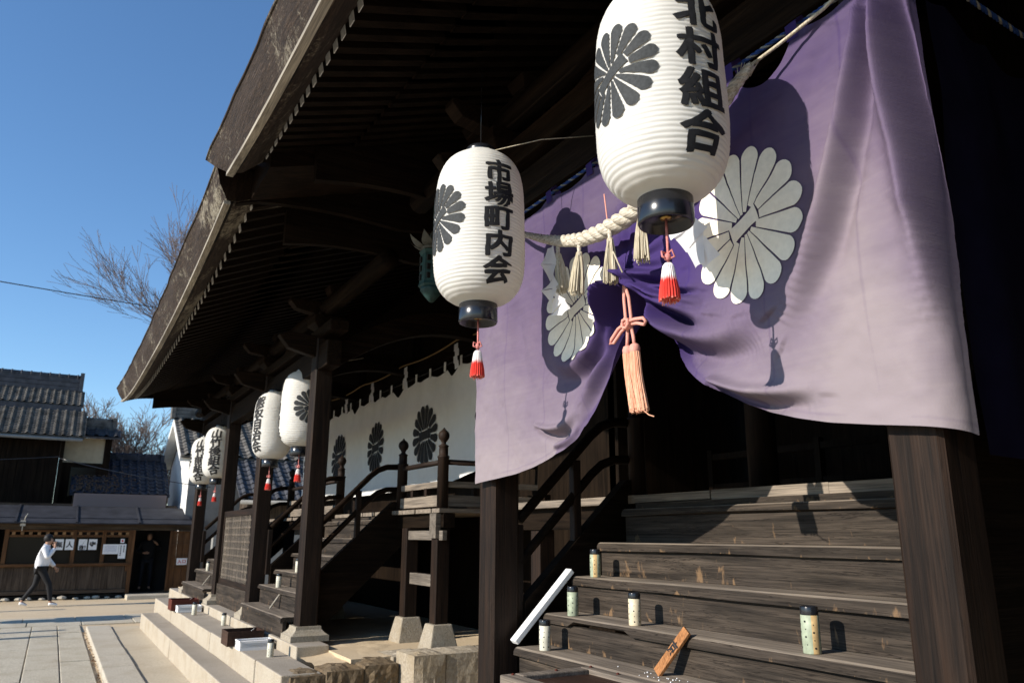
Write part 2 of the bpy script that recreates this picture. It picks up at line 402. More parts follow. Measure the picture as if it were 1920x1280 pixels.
# ------------------------------------------------------------------ shrine halls
def roof(par, X0, X1, Ye, z0, up, flare, tipY, tipz, baseY, basez, nraf, vergeX0=True, vergeX1=True):
    xc = (X0 + X1) / 2; hw = (X1 - X0) / 2
    def dz(x): return up * abs((x - xc) / hw) ** 2.6
    rf = bpy.data.objects.new('roof', None); COL.objects.link(rf); rf.parent = par; rf.empty_display_size = .2
    th = .34; ln = .10
    xs = np.linspace(0, 1, 61)
    def X(s, k): return (X0 - flare * k) + s * (X1 - X0 + 2 * flare * k)
    def tk(s): return 1 - .32 * abs(2 * s - 1) ** 5   # flares outwards towards the top lip
    def top(y): t = y - Ye; return th + .30 * t + .055 * t * t
    def bot(y): return .26 * (y - Ye) + .045 * max(0, y - Ye) ** 1.5 + .10
    sec = [(Ye + .02, 0.0, 0), (Ye - ln * .5, th * .5, .5), (Ye - ln, th, 1), (Ye - ln - .012, th + .004, 1), (Ye - ln - .012, th + .03, 1), (Ye - ln + .05, th + .05, 1)]
    for y in (1.6, 2.4, 3.4, 4.6, 6.0, 7.2): sec.append((y, top(y), 1))
    s1_ = (basez - tipz) / (baseY - tipY)
    for y in (7.2, 5.5, 4.0, 2.8, baseY, tipY + .05): sec.append((y, (tipz + s1_ * (y - tipY) if y <= baseY else basez + .36 * (y - baseY)) + .125 - z0, 0))
    sec.append((Ye + .12, .03, 0))
    P = []
    for s in xs:
        row = []
        for (y, z, k) in sec + sec[:1]:
            x = X(s, k); sag = dz(x) * max(0, 1 - (y - Ye) / 4.5)
            nz = .012 * vnoise(np.array(x * 3), np.array(y * 5 + z * 9), 11)
            row.append((x, y + float(nz) * (1 if k else 0), z0 + (z * tk(s) if y < 1.2 else z - th * (1 - tk(s))) + sag + float(nz)))
        P.append(row)
    m = MB(); m.grid(P, smooth=False)
    n = len(sec) + 1
    for r_ in (P[0][:-1], P[-1][:-1]): m.add(r_, [tuple(range(len(r_)))], mi=1)  # end faces take a dark timber colour that stands in for shade
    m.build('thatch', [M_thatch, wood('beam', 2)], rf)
    # pale eave board under the thatch
    m = MB(); Q = []
    for s in xs:
        x = X(s, 0); a = z0 + dz(x)
        Q.append([(x, Ye - .004, a - .036), (x, Ye + .05, a - .036), (x, Ye + .05, a - .004), (x, Ye - .004, a - .004), (x, Ye - .004, a - .036)])
    m.grid(Q, smooth=False); m.add(Q[0][:4], [(0, 1, 2, 3)]); m.add(Q[-1][:4], [(0, 1, 2, 3)]); m.build('eave_board', wood('pale', 0), rf)
    # stained soffit between eave board and rafter tips
    m = MB(); Q = []
    for s in xs:
        x = X(s, 0); a = dz(x)
        Q.append([(x, Ye + .052, z0 + a - .03), (x, tipY - .06, tipz + a * .92 + .085), (x, tipY + .03, tipz + a * .9 + .094), (x, tipY + .06, tipz + a * .9 + .10)])
    m.grid(Q, smooth=False); m.build('soffit', M_soffit, rf)
    # boards over the rafters
    s1 = (basez - tipz) / (baseY - tipY); s2 = .36
    def rz(y): return tipz + s1 * (y - tipY) if y < baseY else basez + s2 * (y - baseY)
    m = MB(); Q = []
    for s in xs[::2]:
        x = X(s, 0); a = dz(x)
        Q.append([(x, y, rz(y) + .095 + a * max(0, .9 - (y - tipY) / 4)) for y in (tipY + .02, 1.4, baseY - .02, baseY + .02, 2.6, 4.0, 7.2)])
    m.grid(Q, smooth=False); m.build('roof_board', wood('dark', 0), rf)
    # rafters, one mesh each, sharing data
    def raf(y0, y1, dzf, tip):
        m = MB(); m.bar((0, y0, rz(y0) + .045), (0, y1, rz(y1) + .045), .072, .088); m.bar((0, y0 - .006, rz(y0) + .044), (0, y0, rz(y0) + .045), .074, .090, mi=1)
        pr = m.build('rafter', [wood('dark', 1), tip], rf)
        for i in range(nraf):
            x = X0 + .15 + (X1 - X0 - .3) * i / (nraf - 1)
            o_ = pr if i == 0 else pr.copy()
            if i: COL.objects.link(o_); o_.parent = rf
            o_.location = (x, 0, dz(x) * dzf)
    raf(tipY, baseY + .35, .88, M_tip); raf(baseY, 6.8, .6, wood('beam', 2))
    # curved verge boards at the ends
    for xe, do in ((X0, vergeX0), (X1, vergeX1)):
        if not do: continue
        sg = 1 if xe == X1 else -1
        zl = tipz + dz(xe) * .9 - .02
        for nm, y0_, y1_, low, inn in (('verge_board', Ye + .10, 5.4, 0.0, .045), ('verge_beam', tipY + .35, 5.2, -.20, .34)):
            lo = []; hi = []
            for y in np.linspace(y0_, y1_, 24):
                t = (y - y0_) / (y1_ - y0_); top_ = rz(y) + .09 + dz(xe) * max(0, .95 - (y - tipY) / 4) - (0 if low == 0 else .12)
                b_ = zl + low + .10 * math.sin(t * math.pi * 2.2) * (1 - t) + .55 * max(0, t - .35) * (y1_ - y0_) * .45
                b_ = min(b_, top_ - .10); lo.append((y, b_)); hi.append((y, top_))
            m = MB(); x = xe - sg * inn; n_ = len(lo)
            vs = [(x + q, p[0], p[1]) for q in (-.035, .035) for p in lo + hi[::-1]]; N2 = 2 * n_
            fs = [(k_, k_ + 1, N2 - 2 - k_, N2 - 1 - k_) for k_ in range(n_ - 1)]; fs += [tuple(N2 + q for q in f)[::-1] for f in fs]
            fs += [(k_, (k_ + 1) % N2, N2 + (k_ + 1) % N2, N2 + k_) for k_ in range(N2)]
            m.add(vs, fs); m.build(nm, wood('dark', 1), rf)
    return rf

hallN = thing('shrine_hall', 'dark timber shrine hall behind the purple curtain with steep stairs and deep eaves', 'shrine hall', (-2.9, 3.5, 0))
hallF = thing('shrine_hall', 'dark timber shrine hall further off with lattice panel, railings and white hanging', 'shrine hall', (-12.8, 3.5, 0))
roof(hallN, -6.07, .75, .85, 4.435, .15, .52, 1.12, 4.60, 1.76, 4.80, 44)
roof(hallF, -18.4, -6.54, .92, 4.245, .30, .12, 1.17, 4.32, 1.80, 4.62, 50)

def pillar(par, x, y, z0, z1, w=.2, plinth=True):
    m = MB(); h = w / 2; c = .016
    poly = [(x - h + c, y - h), (x + h - c, y - h), (x + h, y - h + c), (x + h, y + h - c), (x + h - c, y + h), (x - h + c, y + h), (x - h, y + h - c), (x - h, y - h + c)]
    m.prism(poly, 2, z0, z1); p = m.build('pillar', wood('post', 2), par, loc=(x, y, z0))
    if plinth:
        q = MB(); zb = .652
        q.frus(x, y, zb, zb + .06, h + .10, h + .10, h + .10, h + .10)
        lv = [(h + .095, .06), (h + .06, .085), (h + .035, .115), (h + .03, z0 - zb)]
        for (a, za), (b, zb_) in zip(lv, lv[1:]): q.frus(x, y, zb + za, zb + zb_, a, a, b, b)
        q.build('plinth', M_plinth, p)
    return p
NP = [(-4.48, 2.505), (-1.525, 2.505)]
FP = [(-8.765, 2.50), (-11.33, 2.50), (-13.95, 2.50), (-16.85, 2.50)]
for x, y in NP: pillar(hallN, x, y, .80, 4.45, .195)
for x, y in FP: pillar(hallF, x, y, .80, 4.30, .21)

def staircase(par, Xl, Xr, front_log=True, sl_=.05, sr_=.05, y0=2.28):
    st = bpy.data.objects.new('staircase', None); COL.objects.link(st); st.parent = par
    noses = [(2.28, .87), (2.50, 1.10), (2.70, 1.285), (2.92, 1.50), (3.13, 1.71), (3.34, 1.93)]
    nx = 40
    for k, (y, z) in enumerate(noses):
        yb = noses[k + 1][0] + .05 if k < 5 else 3.56
        m = MB(); sd = 20 + k; Q = []
        for x in np.linspace(Xl + .0, Xr, nx):
            w = float(vnoise(np.array(x * 1.6), np.array(k * 3.1 + Xl), sd)) * .007; wl = float(vnoise(np.array(x * .9), np.array(k * 7.7), sd + 40)) * .012
            chip = .03 if (k == 2 and Xl > -5 and -4.0 < x < -3.45) else 0
            Q.append([(x, y + w, z - .024), (x, y + w - .001, z - .05 + max(wl, -.004) + chip), (x, y + .035, z - .05 + chip * .5), (x, yb, z - .05), (x, yb, z), (x, y + w + .026, z), (x, y + w + .010, z - .007), (x, y + w, z - .024)])
        m.grid(Q, smooth=False); m.add(Q[0][:7], [tuple(range(7))]); m.add(Q[-1][:7], [tuple(range(7))])
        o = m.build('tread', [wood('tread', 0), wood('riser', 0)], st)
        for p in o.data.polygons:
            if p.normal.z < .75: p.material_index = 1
        if k or front_log:
            zb = noses[k - 1][1] + .002 if k else .655
            m = MB(); m.box(Xl + .01, Xr - .01, y + .03, y + .07, zb, z - .052); m.build('riser', wood('riser', 0), st)
    m = MB(); m.box(Xl + .01, Xr - .01, 3.46, 3.50, 1.932, 1.97); m.build('riser', wood('riser', 0), st)
    for xs_ in (Xl - sl_, Xr + sr_):   # closed strings
        m = MB(); poly = [(y0 + .02, .66 + max(0, y0 - 2.62) * .96), (max(2.62, y0 + .03), .66 + max(0, y0 + .03 - 2.62) * .96), (3.62, 1.62), (3.62, 2.14), (3.50, 2.14), (y0 + .02, 1.02 + (y0 - 2.28) * .93)]
        m.prism(poly, 0, xs_ - .045, xs_ + .045); m.build('string_board', wood('dark', 1), st, bevel=.006)
        # balusters and two rails, which turn level at the top newel
        for (yy, zz) in ((2.62, 1.32), (3.08, 1.76)):
            m = MB(); m.box(xs_ - .03, xs_ + .03, yy - .03, yy + .03, zz - .1, zz + .50); m.build('baluster', wood('post', 2), st, bevel=.006)
        for off, rr in ((.55, .035), (.28, .032)):
            pts = [(xs_, y0, .95 + y0 - 2.28 + off), (xs_, max(2.6, y0 + .05), max(.95 + y0 + .05 - 2.28, 1.27) + off), (xs_, 3.0, 1.67 + off), (xs_, 3.22, 1.89 + off), (xs_, 3.31, 1.96 + off), (xs_, 3.42, 2.0 + off), (xs_, 3.6, 2.01 + off)]
            m = MB(); m.tube(pts, rr, 8); m.build('hand_rail', wood('beam', 1), st)
    return st
staircase(hallN, -4.27, -1.66, sl_=.17, sr_=-.02, y0=2.63); m = MB(); m.prism([(2.64, .60), (4.4, .60), (4.4, 2.35), (3.0, 2.35), (2.64, 1.95)], 0, -1.565, -1.545); m.build('side_panel', wood('dark', 1), hallN); staircase(hallF, -11.15, -8.97, y0=2.63); staircase(hallF, -16.65, -14.15, y0=2.63)

def newel(par, x, y, z0=2.03, r=.062, low=None):
    zl = low if low is not None else z0
    prof = [(r, zl - z0), (r, .54), (r + .006, .545), (r + .006, .56), (r * .82, .57), (r * .82, .66), (r * .9, .665), (r * .9, .675), (r * .5, .69), (r * .38, .71), (r * .55, .722)]
    prof += [(r * .98 * math.sin(a) + .002, .785 - .066 * math.cos(a)) for a in np.linspace(.6, 2.75, 9)] + [(.012, .86), (.004, .875)]
    m = MB(); m.lathe(prof, (x, y, z0), 14); m.build('newel_post', wood('post', 2), par)
def rail(par, a, b, z, r=.03, flat=False):
    m = MB()
    if flat: m.bar((a[0], a[1], z), (b[0], b[1], z), .06, .065)
    else: m.tube([(a[0], a[1], z), (b[0], b[1], z)], r, 8)
    m.build('rail', wood('tread' if flat else 'post', 0 if abs(a[0] - b[0]) > abs(a[1] - b[1]) else 1), par)
def balustrade(par, a, b, posts=1):
    rail(par, a, b, 2.03 + .50); rail(par, a, b, 2.03 + .26, flat=True)
    m = MB(); m.bar((a[0], a[1], 2.03 + .085), (b[0], b[1], 2.03 + .085), .07, .12); m.build('base_rail', wood('tread', 0 if abs(a[0] - b[0]) > abs(a[1] - b[1]) else 1), par, bevel=.004)
    for k in range(posts):
        t = (k + 1) / (posts + 1); x = a[0] + (b[0] - a[0]) * t; y = a[1] + (b[1] - a[1]) * t
        m = MB(); m.box(x - .035, x + .035, y - .035, y + .035, 2.17, 2.26); m.build('strut', wood('post', 2), par)
YB = 3.60
# far hall balcony
for a, b in ((-17.2, -7.58),):
    m = MB(); x = a
    while x < b - .05:
        L = min(random.uniform(.16, .24), b - x); m.box(x + .002, x + L - .002, 3.50 + random.uniform(-.012, .012), 4.8, 1.985, 2.03); x += L
    m.build('balcony_floor', wood('tread', 1), hallF)
    m = MB(); m.box(a, b + .0, 3.56, 3.70, 1.83, 1.982); m.build('balcony_beam', wood('dark', 0), hallF, bevel=.006)
for x in (-7.70, -8.86, -11.25, -14.05, -16.75): newel(hallF, x, YB)
balustrade(hallF, (-8.86, YB), (-7.70, YB), 2); balustrade(hallF, (-14.05, YB), (-11.25, YB), 3); balustrade(hallF, (-7.70, YB), (-7.70, 4.8), 2)
for x in (-7.72, -8.55, -11.35, -14.0):   # posts under the balcony on tapered stones
    m = MB(); m.box(x - .075, x + .075, YB - .075, YB + .075, .86, 1.83); p = m.build('balcony_post', wood('post', 2), hallF, bevel=.008)
    m = MB(); m.frus(x, YB, .55, .86, .175, .175, .108, .108); m.build('plinth', M_plinth, p, bevel=.012)
m = MB(); m.box(-8.62, -7.56, 3.545, 3.60, 1.70, 1.80); m.build('joist', wood('grey', 0), hallF, bevel=.004)
m = MB(); m.box(-8.45, -7.80, 3.565, 3.635, 1.22, 1.34); m.build('tie_bar', wood('grey', 0), hallF, bevel=.004)
m = MB(); m.box(-7.80, -7.64, 3.50, 3.56, 1.72, 1.98); m.build('joist', wood('grey', 1), hallF, bevel=.004)
# far hall wall, floor sills, ceiling
m = MB(); m.box(-17.2, -6.2, 4.80, 4.95, .6, 7.0); m.box(-6.3, -6.15, 4.8, 7.2, .6, 7.0); m.build('wall', wood('dark', 2), hallF)
m = MB(); m.box(-17.2, -7.4, 4.72, 4.80, 2.03, 2.2); m.box(-17.2, -6.2, 4.70, 4.80, 4.25, 4.45); m.build('wall_rail', wood('dark', 0), hallF)
for x in (-16.85, -13.95, -11.33, -8.765):
    m = MB(); m.tube([(x, 4.80, .62), (x, 4.80, 5.2)], .11, 14); m.build('wall_pillar', wood('post', 2), hallF)
# near hall: landing, balcony, back wall, unseen side wall added to block light
m = MB(); x = -6.1
while x < -1.55:
    L = min(random.uniform(.5, 1.1), -1.5 - x); m.box(x + .003, x + L - .003, 3.50 + random.uniform(-.004, .004), 3.72, 1.975 + random.uniform(-.004, .002), 2.03 + random.uniform(-.002, .004)); x += L
m.box(-6.1, -.9, 3.722, 7.0, 1.99, 2.026); m.build('landing_floor', wood('tread', 0), hallN)
m = MB(); m.box(-6.1, -1.5, 3.58, 3.72, 1.80, 1.972); m.build('balcony_beam', wood('dark', 0), hallN)
for x in (-4.40, -1.58): newel(hallN, x, YB)
for x in (-4.4, -5.8):
    m = MB(); m.box(x - .075, x + .075, YB - .0, YB + .15, .62, 1.80); m.build('balcony_post', wood('post', 2), hallN, bevel=.008)
m = MB(); m.box(-6.1, .3, 6.6, 6.75, .6, 7.0); m.box(.35, .50, 1.5, 6.75, .0, 5.4); m.box(-6.15, -6.02, 4.6, 6.75, .6, 2.0); m.build('wall', wood('dark', 2), hallN)  # the tall right-hand box is unseen, added to keep light off this side
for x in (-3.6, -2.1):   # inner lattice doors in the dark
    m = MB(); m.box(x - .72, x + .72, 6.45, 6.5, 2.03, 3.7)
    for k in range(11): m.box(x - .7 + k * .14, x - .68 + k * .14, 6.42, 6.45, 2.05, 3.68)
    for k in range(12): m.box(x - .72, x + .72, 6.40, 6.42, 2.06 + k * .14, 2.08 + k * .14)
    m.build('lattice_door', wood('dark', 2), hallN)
for (x0, x1) in ((-5.8, -3.2), (-2.6, -.4)):
    m = MB(); m.box(x0, x1, 5.7, 5.75, 2.5, 2.56); m.box(x0, x1, 5.7, 5.75, 2.2, 2.26)
    for k in range(5): m.box(x0 + (x1 - x0) * k / 4 - .03, x0 + (x1 - x0) * k / 4 + .03, 5.69, 5.76, 2.03, 2.6)
    m.build('inner_railing', wood('dark', 2), hallN)
for x in (-4.4, -1.5):
    m = MB(); m.tube([(x, 4.9, 2.03), (x, 4.9, 5.4)], .12, 14); m.build('inner_pillar', wood('post', 2), hallN)

# beams, bracket blocks and curved ties over the posts
def beamset(par, posts, z0, xl, xr, rows):
    yb = posts[0][1]
    for zz, h, w, o in rows:
        m = MB(); m.box(xl - o, xr + o, yb - w / 2, yb + w / 2, z0 + zz, z0 + zz + h); m.build('beam', wood('beam', 0), par, bevel=.012)
    for x, y in posts:
        m = MB(); zt = z0 + .62
        m.frus(x, y, zt - .0, zt + .06, .10, .10, .17, .17); m.frus(x, y, zt + .06, zt + .15, .17, .17, .17, .17)
        for s in (-1, 1):
            m.prism([(x, zt + .152), (x + s * .36, zt + .21), (x + s * .44, zt + .30), (x + s * .44, zt + .34), (x, zt + .34)], 1, y - .07, y + .07)
            m.frus(x + s * .36, y, zt + .342, zt + .43, .08, .08, .11, .11)
        m.prism([(y, zt + .153), (y - .36, zt + .215), (y - .44, zt + .30), (y - .44, zt + .338), (y, zt + .338)], 0, x - .068, x + .068)
        m.build('bracket', wood('beam', 0), par, bevel=.006)
        # carved nose poking out towards the front
        m = MB(); m.prism([(y - .1, z0 + .28), (y - .42, z0 + .36), (y - .54, z0 + .50), (y - .44, z0 + .55), (y - .1, z0 + .54)], 0, x - .06, x + .06); m.build('beam_nose', wood('beam', 1), par, bevel=.012)
        # curved tie back to the hall
        m = MB(); Q = []
        for t in np.linspace(0, 1, 18):
            yy = y + .1 + t * 2.2; zc = z0 + .30 + .55 * t + .28 * math.sin(t * math.pi); a = .075; h = .14
            Q.append([(x - a, yy, zc - h), (x + a, yy, zc - h), (x + a, yy, zc + h), (x - a, yy, zc + h), (x - a, yy, zc - h)])
        m.grid(Q, smooth=False); m.build('curved_tie', wood('beam', 1), par)
beamset(hallN, NP, 3.80, -4.465, -1.515, [(.06, .26, .17, .55), (.40, .20, .2, .75)])
beamset(hallF, FP, 3.48, -16.85, -8.765, [(.12, .30, .17, .45), (.50, .12, .22, .6)])
for par, x0, x1, z in ((hallN, -6.0, .7, 4.66), (hallF, -18.2, -6.7, 4.36)):
    m = MB(); m.tube([(x0, 2.50, z), (x1, 2.50, z)], .1, 10); m.build('purlin', wood('dark', 0), par)
# frog-leg strut between beam and purlin
for par, xc, z in ((hallN, -2.98, 4.42), (hallF, -10.05, 4.12), (hallF, -12.64, 4.12), (hallF, -15.4, 4.12)):
    m = MB(); m.prism([(xc - .55, z), (xc - .30, z + .05), (xc - .12, z + .2), (xc + .12, z + .2), (xc + .30, z + .05), (xc + .55, z), (xc + .2, z + .02), (xc, z + .1), (xc - .2, z + .02)], 1, 2.44, 2.54); m.build('frog_leg_strut', wood('beam', 0), par)

m = MB(); m.prism([(1.13, 4.58), (7.0, 6.4), (7.0, 7.3), (1.6, 5.05), (1.13, 4.90)], 0, -6.53, -5.80); m.build('valley_board', wood('beam', 1), hallN)
# lattice panel between the middle posts
lt = bpy.data.objects.new('lattice_panel', None); COL.objects.link(lt); lt.parent = hallF
x0, x1 = FP[2][0] + .105, FP[1][0] - .105
m = MB()
for (a, b, c, d) in ((x0, x1, 2.03, 2.12), (x0, x1, .98, 1.06), (x0, x0 + .07, 1.06, 2.03), (x1 - .07, x1, 1.06, 2.03)): m.box(a, b, 2.46, 2.54, c, d)
m.build('frame', wood('post', 0), lt, bevel=.004)
m = MB(); nb = 26
for k in range(nb):
    x = x0 + .09 + (x1 - x0 - .18) * k / (nb - 1); m.box(x - .013, x + .013, 2.476, 2.482, 1.06, 2.03)
for k in range(9):
    z = 1.12 + .105 * k; m.box(x0 + .07, x1 - .07, 2.484, 2.492, z - .012, z + .012)
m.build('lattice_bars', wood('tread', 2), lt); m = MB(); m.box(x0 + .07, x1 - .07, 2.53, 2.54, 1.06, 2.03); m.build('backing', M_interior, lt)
m = MB(); m.box(x0 - .02, x1 + .02, 2.44, 2.56, .66, .978); m.build('sill_board', wood('riser', 0), lt, bevel=.008)

# ------------------------------------------------------------------ lettering and crests
def text_mesh(s, off=.02, cuts=(8, 8)):
    cu = bpy.data.curves.new('lettering', 'FONT'); cu.body = s; cu.offset = off; cu.resolution_u = 3; cu.align_x = 'CENTER'
    o = bpy.data.objects.new('lettering', cu); COL.objects.link(o)
    dg = bpy.context.evaluated_depsgraph_get(); me = bpy.data.meshes.new_from_object(o.evaluated_get(dg), depsgraph=dg)
    bm = bmesh.new(); bm.from_mesh(me)
    bpy.data.objects.remove(o); bpy.data.curves.remove(cu); bpy.data.meshes.remove(me)
    xs = [v.co.x for v in bm.verts]; ys = [v.co.y for v in bm.verts]
    cx = (min(xs) + max(xs)) / 2; cy = (min(ys) + max(ys)) / 2
    for v in bm.verts: v.co.x -= cx; v.co.y -= cy
    for ax, n in ((0, cuts[0]), (1, cuts[1])):
        for k in range(1, n):
            p = [0, 0, 0]; p[ax] = -.5 + k / n; nn = [0, 0, 0]; nn[ax] = 1
            bmesh.ops.bisect_plane(bm, geom=bm.verts[:] + bm.edges[:] + bm.faces[:], plane_co=p, plane_no=nn)
    bm.verts.index_update()
    vs = [(v.co.x, v.co.y) for v in bm.verts]; fs = [tuple(v.index for v in f.verts) for f in bm.faces]; bm.free()
    return vs, fs
_tc = {}
def glyph(ch, off=.02, cuts=(8, 8)):
    if (ch, off, cuts) not in _tc: _tc[ch, off, cuts] = text_mesh(ch, off, cuts)
    return _tc[ch, off, cuts]
def crest_shapes(npet=16, band=(.40, .125), tilt=.55, fill=.86, gap=.008):
    """flower crest in the unit disc: list of (grid of (u,v)) patches"""
    out = []; ct, st_ = math.cos(tilt), math.sin(tilt); a = math.pi / npet * fill; ta = math.tan(a); rc = 1 / (1 + ta)
    for k in range(npet):
        th = math.pi / 2 + (k + .5) * 2 * math.pi / npet
        # start outside the band
        c, s = math.cos(th - tilt), math.sin(th - tilt)
        r0 = max(.06, min((band[0] + .025) / max(1e-6, abs(c)), (band[1] + .028) / max(1e-6, abs(s))))
        r0 = min(r0, .5)
        rr = list(np.linspace(r0, rc, 9)) + [rc + ta * rc * math.sin(q) for q in np.linspace(.25, math.pi / 2 - .02, 6)]
        P = []
        for r in rr:
            hw = r * ta if r <= rc else math.sqrt(max(0, (ta * rc) ** 2 - (r - rc) ** 2)); hw = max(hw - gap, .001)
            P.append([(r * math.cos(th) - t * hw * math.sin(th), r * math.sin(th) + t * hw * math.cos(th)) for t in (-1, -.5, 0, .5, 1)])
        out.append(P)
    P = []   # the slanted band over the middle, flared at both ends
    for x in np.linspace(-1, 1, 11):
        h = band[1] * (.90 + .22 * abs(x) ** 2.2); x_ = x * band[0]
        P.append([(x_ * ct - t * h * st_, x_ * st_ + t * h * ct) for t in (-1, -.5, 0, .5, 1)])
    out.append(P)
    for sg in ():   # small scales above and below the band
        P = []
        for r in np.linspace(.0, 1, 5):
            row = []
            for q in np.linspace(-.9, .9, 7):
                rad = band[1] * .95 + .03 + r * .045 * (1 - (q / 1.0) ** 2 * .6); x_ = q * band[0] * .42
                row.append((x_ * ct - sg * rad * st_, x_ * st_ + sg * rad * ct))
            P.append(row)
        out.append(P)
    return out

# ------------------------------------------------------------------ paper lanterns
LH, LR = .88, .246
def lr(z):
    t = 2 * z / LH - 1
    return max(.098, LR * max(0.0, (1 - abs(t) ** 4.6)) ** .40 * (1 - .03 * t))
def lantern_body(name='paper_body'):
    m = MB(); nr = 46; prof = []
    for i in range(nr * 5 + 1):
        z = LH * i / (nr * 5); ph = (i % 5) / 5
        prof.append((lr(z) - .0034 * (1 - math.sin(math.pi * ph)) ** 1.0, z))
    m.lathe(prof, n=72, caps=False); w = []
    for (x, y, z) in m.V:
        a = math.atan2(y, x); q = 1 + .0055 * float(vnoise(np.array(a * 3.0 + 20), np.array(z * 9), 61)) + .0035 * float(vnoise(np.array(a * 9 + 50), np.array(z * 40), 62)) - (.005 if abs((a * 8 / (2 * math.pi)) % 1 - .5) < .03 else 0)
        w.append((x * q, y * q, z + .0018 * float(vnoise(np.array(a * 5 + 30), np.array(z * 50), 63))))
    m.V = w; return m
_lm = {}
def lantern(label, loc, chars, text_az, crest_az, pitch, csz, ztop, group, scl=1.0, dzt=0.0):
    L = thing('paper_lantern', label, 'lantern', loc, group)
    def part(name, mb, mt, par=L):
        key = name
        if key in _lm:
            o = bpy.data.objects.new(name, _lm[key]); COL.objects.link(o); o.parent = par; return o
        # local meshes: build at the origin, then parent
        o = mb().build(name, mt); o.parent = par; _lm[key] = o.data; return o
    part('paper_body', lantern_body, M_paper)
    part('top_cap', lambda: MB().lathe([(.03, .86), (.082, .865), (.082, .905), (.078, .915), (.03, .915)], n=28), M_black)
    part('bottom_ring', lambda: MB().lathe([(.092, .012), (.102, .006), (.103, -.084), (.099, -.092), (.094, -.092), (.092, -.06), (.02, -.058)], n=40), M_black)
    part('hook_plate', lambda: MB().lathe([(.001, -.061), (.022, -.061), (.022, -.068), (.001, -.070)], n=14, caps=False), M_gold)
    t = bpy.data.objects.new('tassel', None); COL.objects.link(t); t.parent = L
    def cordmb():
        m = MB(); m.tube([(0, 0, -.06), (0.002, 0, -.16), (0, .002, -.245)], .005, 6)
        for k in range(3):
            a = k * 2.1; m.tube([(0, 0, -.205), (.022 * math.cos(a), .022 * math.sin(a), -.195), (.026 * math.cos(a + .5), .026 * math.sin(a + .5), -.218), (0, 0, -.225)], .0042, 5)
        m.lathe([(.004, -.232), (.012, -.225), (.013, -.21), (.004, -.20)], n=8); return m
    part('tassel_cord', cordmb, M_redcord, t)
    def tasmb():
        m = MB(); n = 44; prof = [(.012, -.24), (.019, -.25), (.022, -.265), (.027, -.30), (.034, -.34), (.037, -.372)]
        r = np.random.default_rng(4); vs = []; zz = []
        P = []
        for (rad, z) in prof:
            P.append([(rad * (1 + .13 * ((k % 2) - .5)) * math.cos(2 * math.pi * k / n), rad * (1 + .13 * ((k % 2) - .5)) * math.sin(2 * math.pi * k / n), z - (.012 * r.random() if z < -.37 else 0)) for k in range(n + 1)])
        m.grid(P, smooth=False); m.add([(0, 0, -.372)] + P[-1], [(0, k + 1, k + 2) for k in range(n)])
        for k in range(26):
            a = r.uniform(0, 6.28); q = r.uniform(.016, .042); m.tube([(.02 * math.cos(a), .02 * math.sin(a), -.30), (q * math.cos(a), q * math.sin(a), -.378 - r.uniform(0, .014))], .0014, 3)
        return m
    part('tassel_threads', tasmb, M_tassel, t)
    m = MB()   # lettering wraps round the body
    nch = len(chars); zc = LH * .5 + pitch * (nch - 1) / 2 + dzt
    for i, ch in enumerate(chars):
        vs, fs = glyph(ch, .014, (9, 9))
        rot_ = .05 * math.sin(i * 2.3 + len(chars)); jx = vnoise(np.array([p[0] * 5 + 30 + i for p in vs]), np.array([p[1] * 5 + 30 for p in vs]), 91); jy = vnoise(np.array([p[0] * 5 + 60 + i for p in vs]), np.array([p[1] * 5 + 60 for p in vs]), 92)
        vs = [(p[0] + .024 * jx[k_] - rot_ * p[1], p[1] + .024 * jy[k_] + rot_ * p[0] - .05 * p[0] * p[0]) for k_, p in enumerate(vs)]
        for q, (du, dv) in enumerate(((-.024, .010), (.024, -.010), (-.008, -.020), (.008, .020), (0, 0))):
            out = []
            for (u, v) in vs:
                z = zc - i * pitch + (v + dv + .10 * u) * csz[1]; z = min(max(z, .03), LH - .03); r = lr(z) * 1.004 + .0022 + q * .00025
                a = text_az + ((u + du) * csz[0]) / LR; out.append((r * math.cos(a), r * math.sin(a), z))
            m.add(out, fs, True)
    o = m.build('lettering', M_ink, fixn=False); o.parent = L
    m = MB(); cr = .195
    for P in crest_shapes():
        G = []
        for row in P:
            q = []
            for (u, v) in row:
                z = LH * .50 + v * cr; a = crest_az + u * cr / LR; r = lr(z) * 1.004 + .0025; q.append((r * math.cos(a), r * math.sin(a), z))
            G.append(q)
        m.grid(G)
    o = m.build('crest', M_crestink, fixn=False); o.parent = L
    # hanging wire and steadying string
    m = MB(); m.tube([(0, 0, .91), (0, 0, ztop - loc[2])], .0022, 5)
    o = m.build('hanging_wire', M_black); o.parent = L; m = MB(); m.tube([(.06, .0, .87), (.16, .30, .985), (.22, .62, 1.07)], .0032, 5)
    o = m.build('steadying_string', M_straw); o.parent = L; L.scale = (scl, scl, scl)
    return L
G_ = 'white paper lanterns along the eaves'
E0 = 0.0; SO = -math.pi / 2
lantern('largest white paper lantern, four black characters, in front of the purple curtain', (-1.985, 1.80, 2.945), '北村組合', E0 - .06, SO + .06, .162, (.205, .158), 4.35, G_, 1.0, -.025)
lantern('white paper lantern with five characters and a black ring, left of the purple curtain', (-3.465, 1.80, 2.925), '市場町内会', E0 - .04, SO, .136, (.172, .142), 4.35, G_, 1.0, -.03)
lantern('white paper lantern showing a black flower crest, partly behind the near wooden pillar', (-9.52, 2.50, 2.79), '西町自治会', SO - .3, E0 + .12, .143, (.185, .155), 3.66, G_, 1.085)
lantern('white paper lantern with lettering on its left edge, half shaded, above the lattice panel', (-10.42, 2.36, 2.705), '熊坂自治会', SO + .42, SO - 1.4, .143, (.185, .155), 3.70, G_, 1.02)
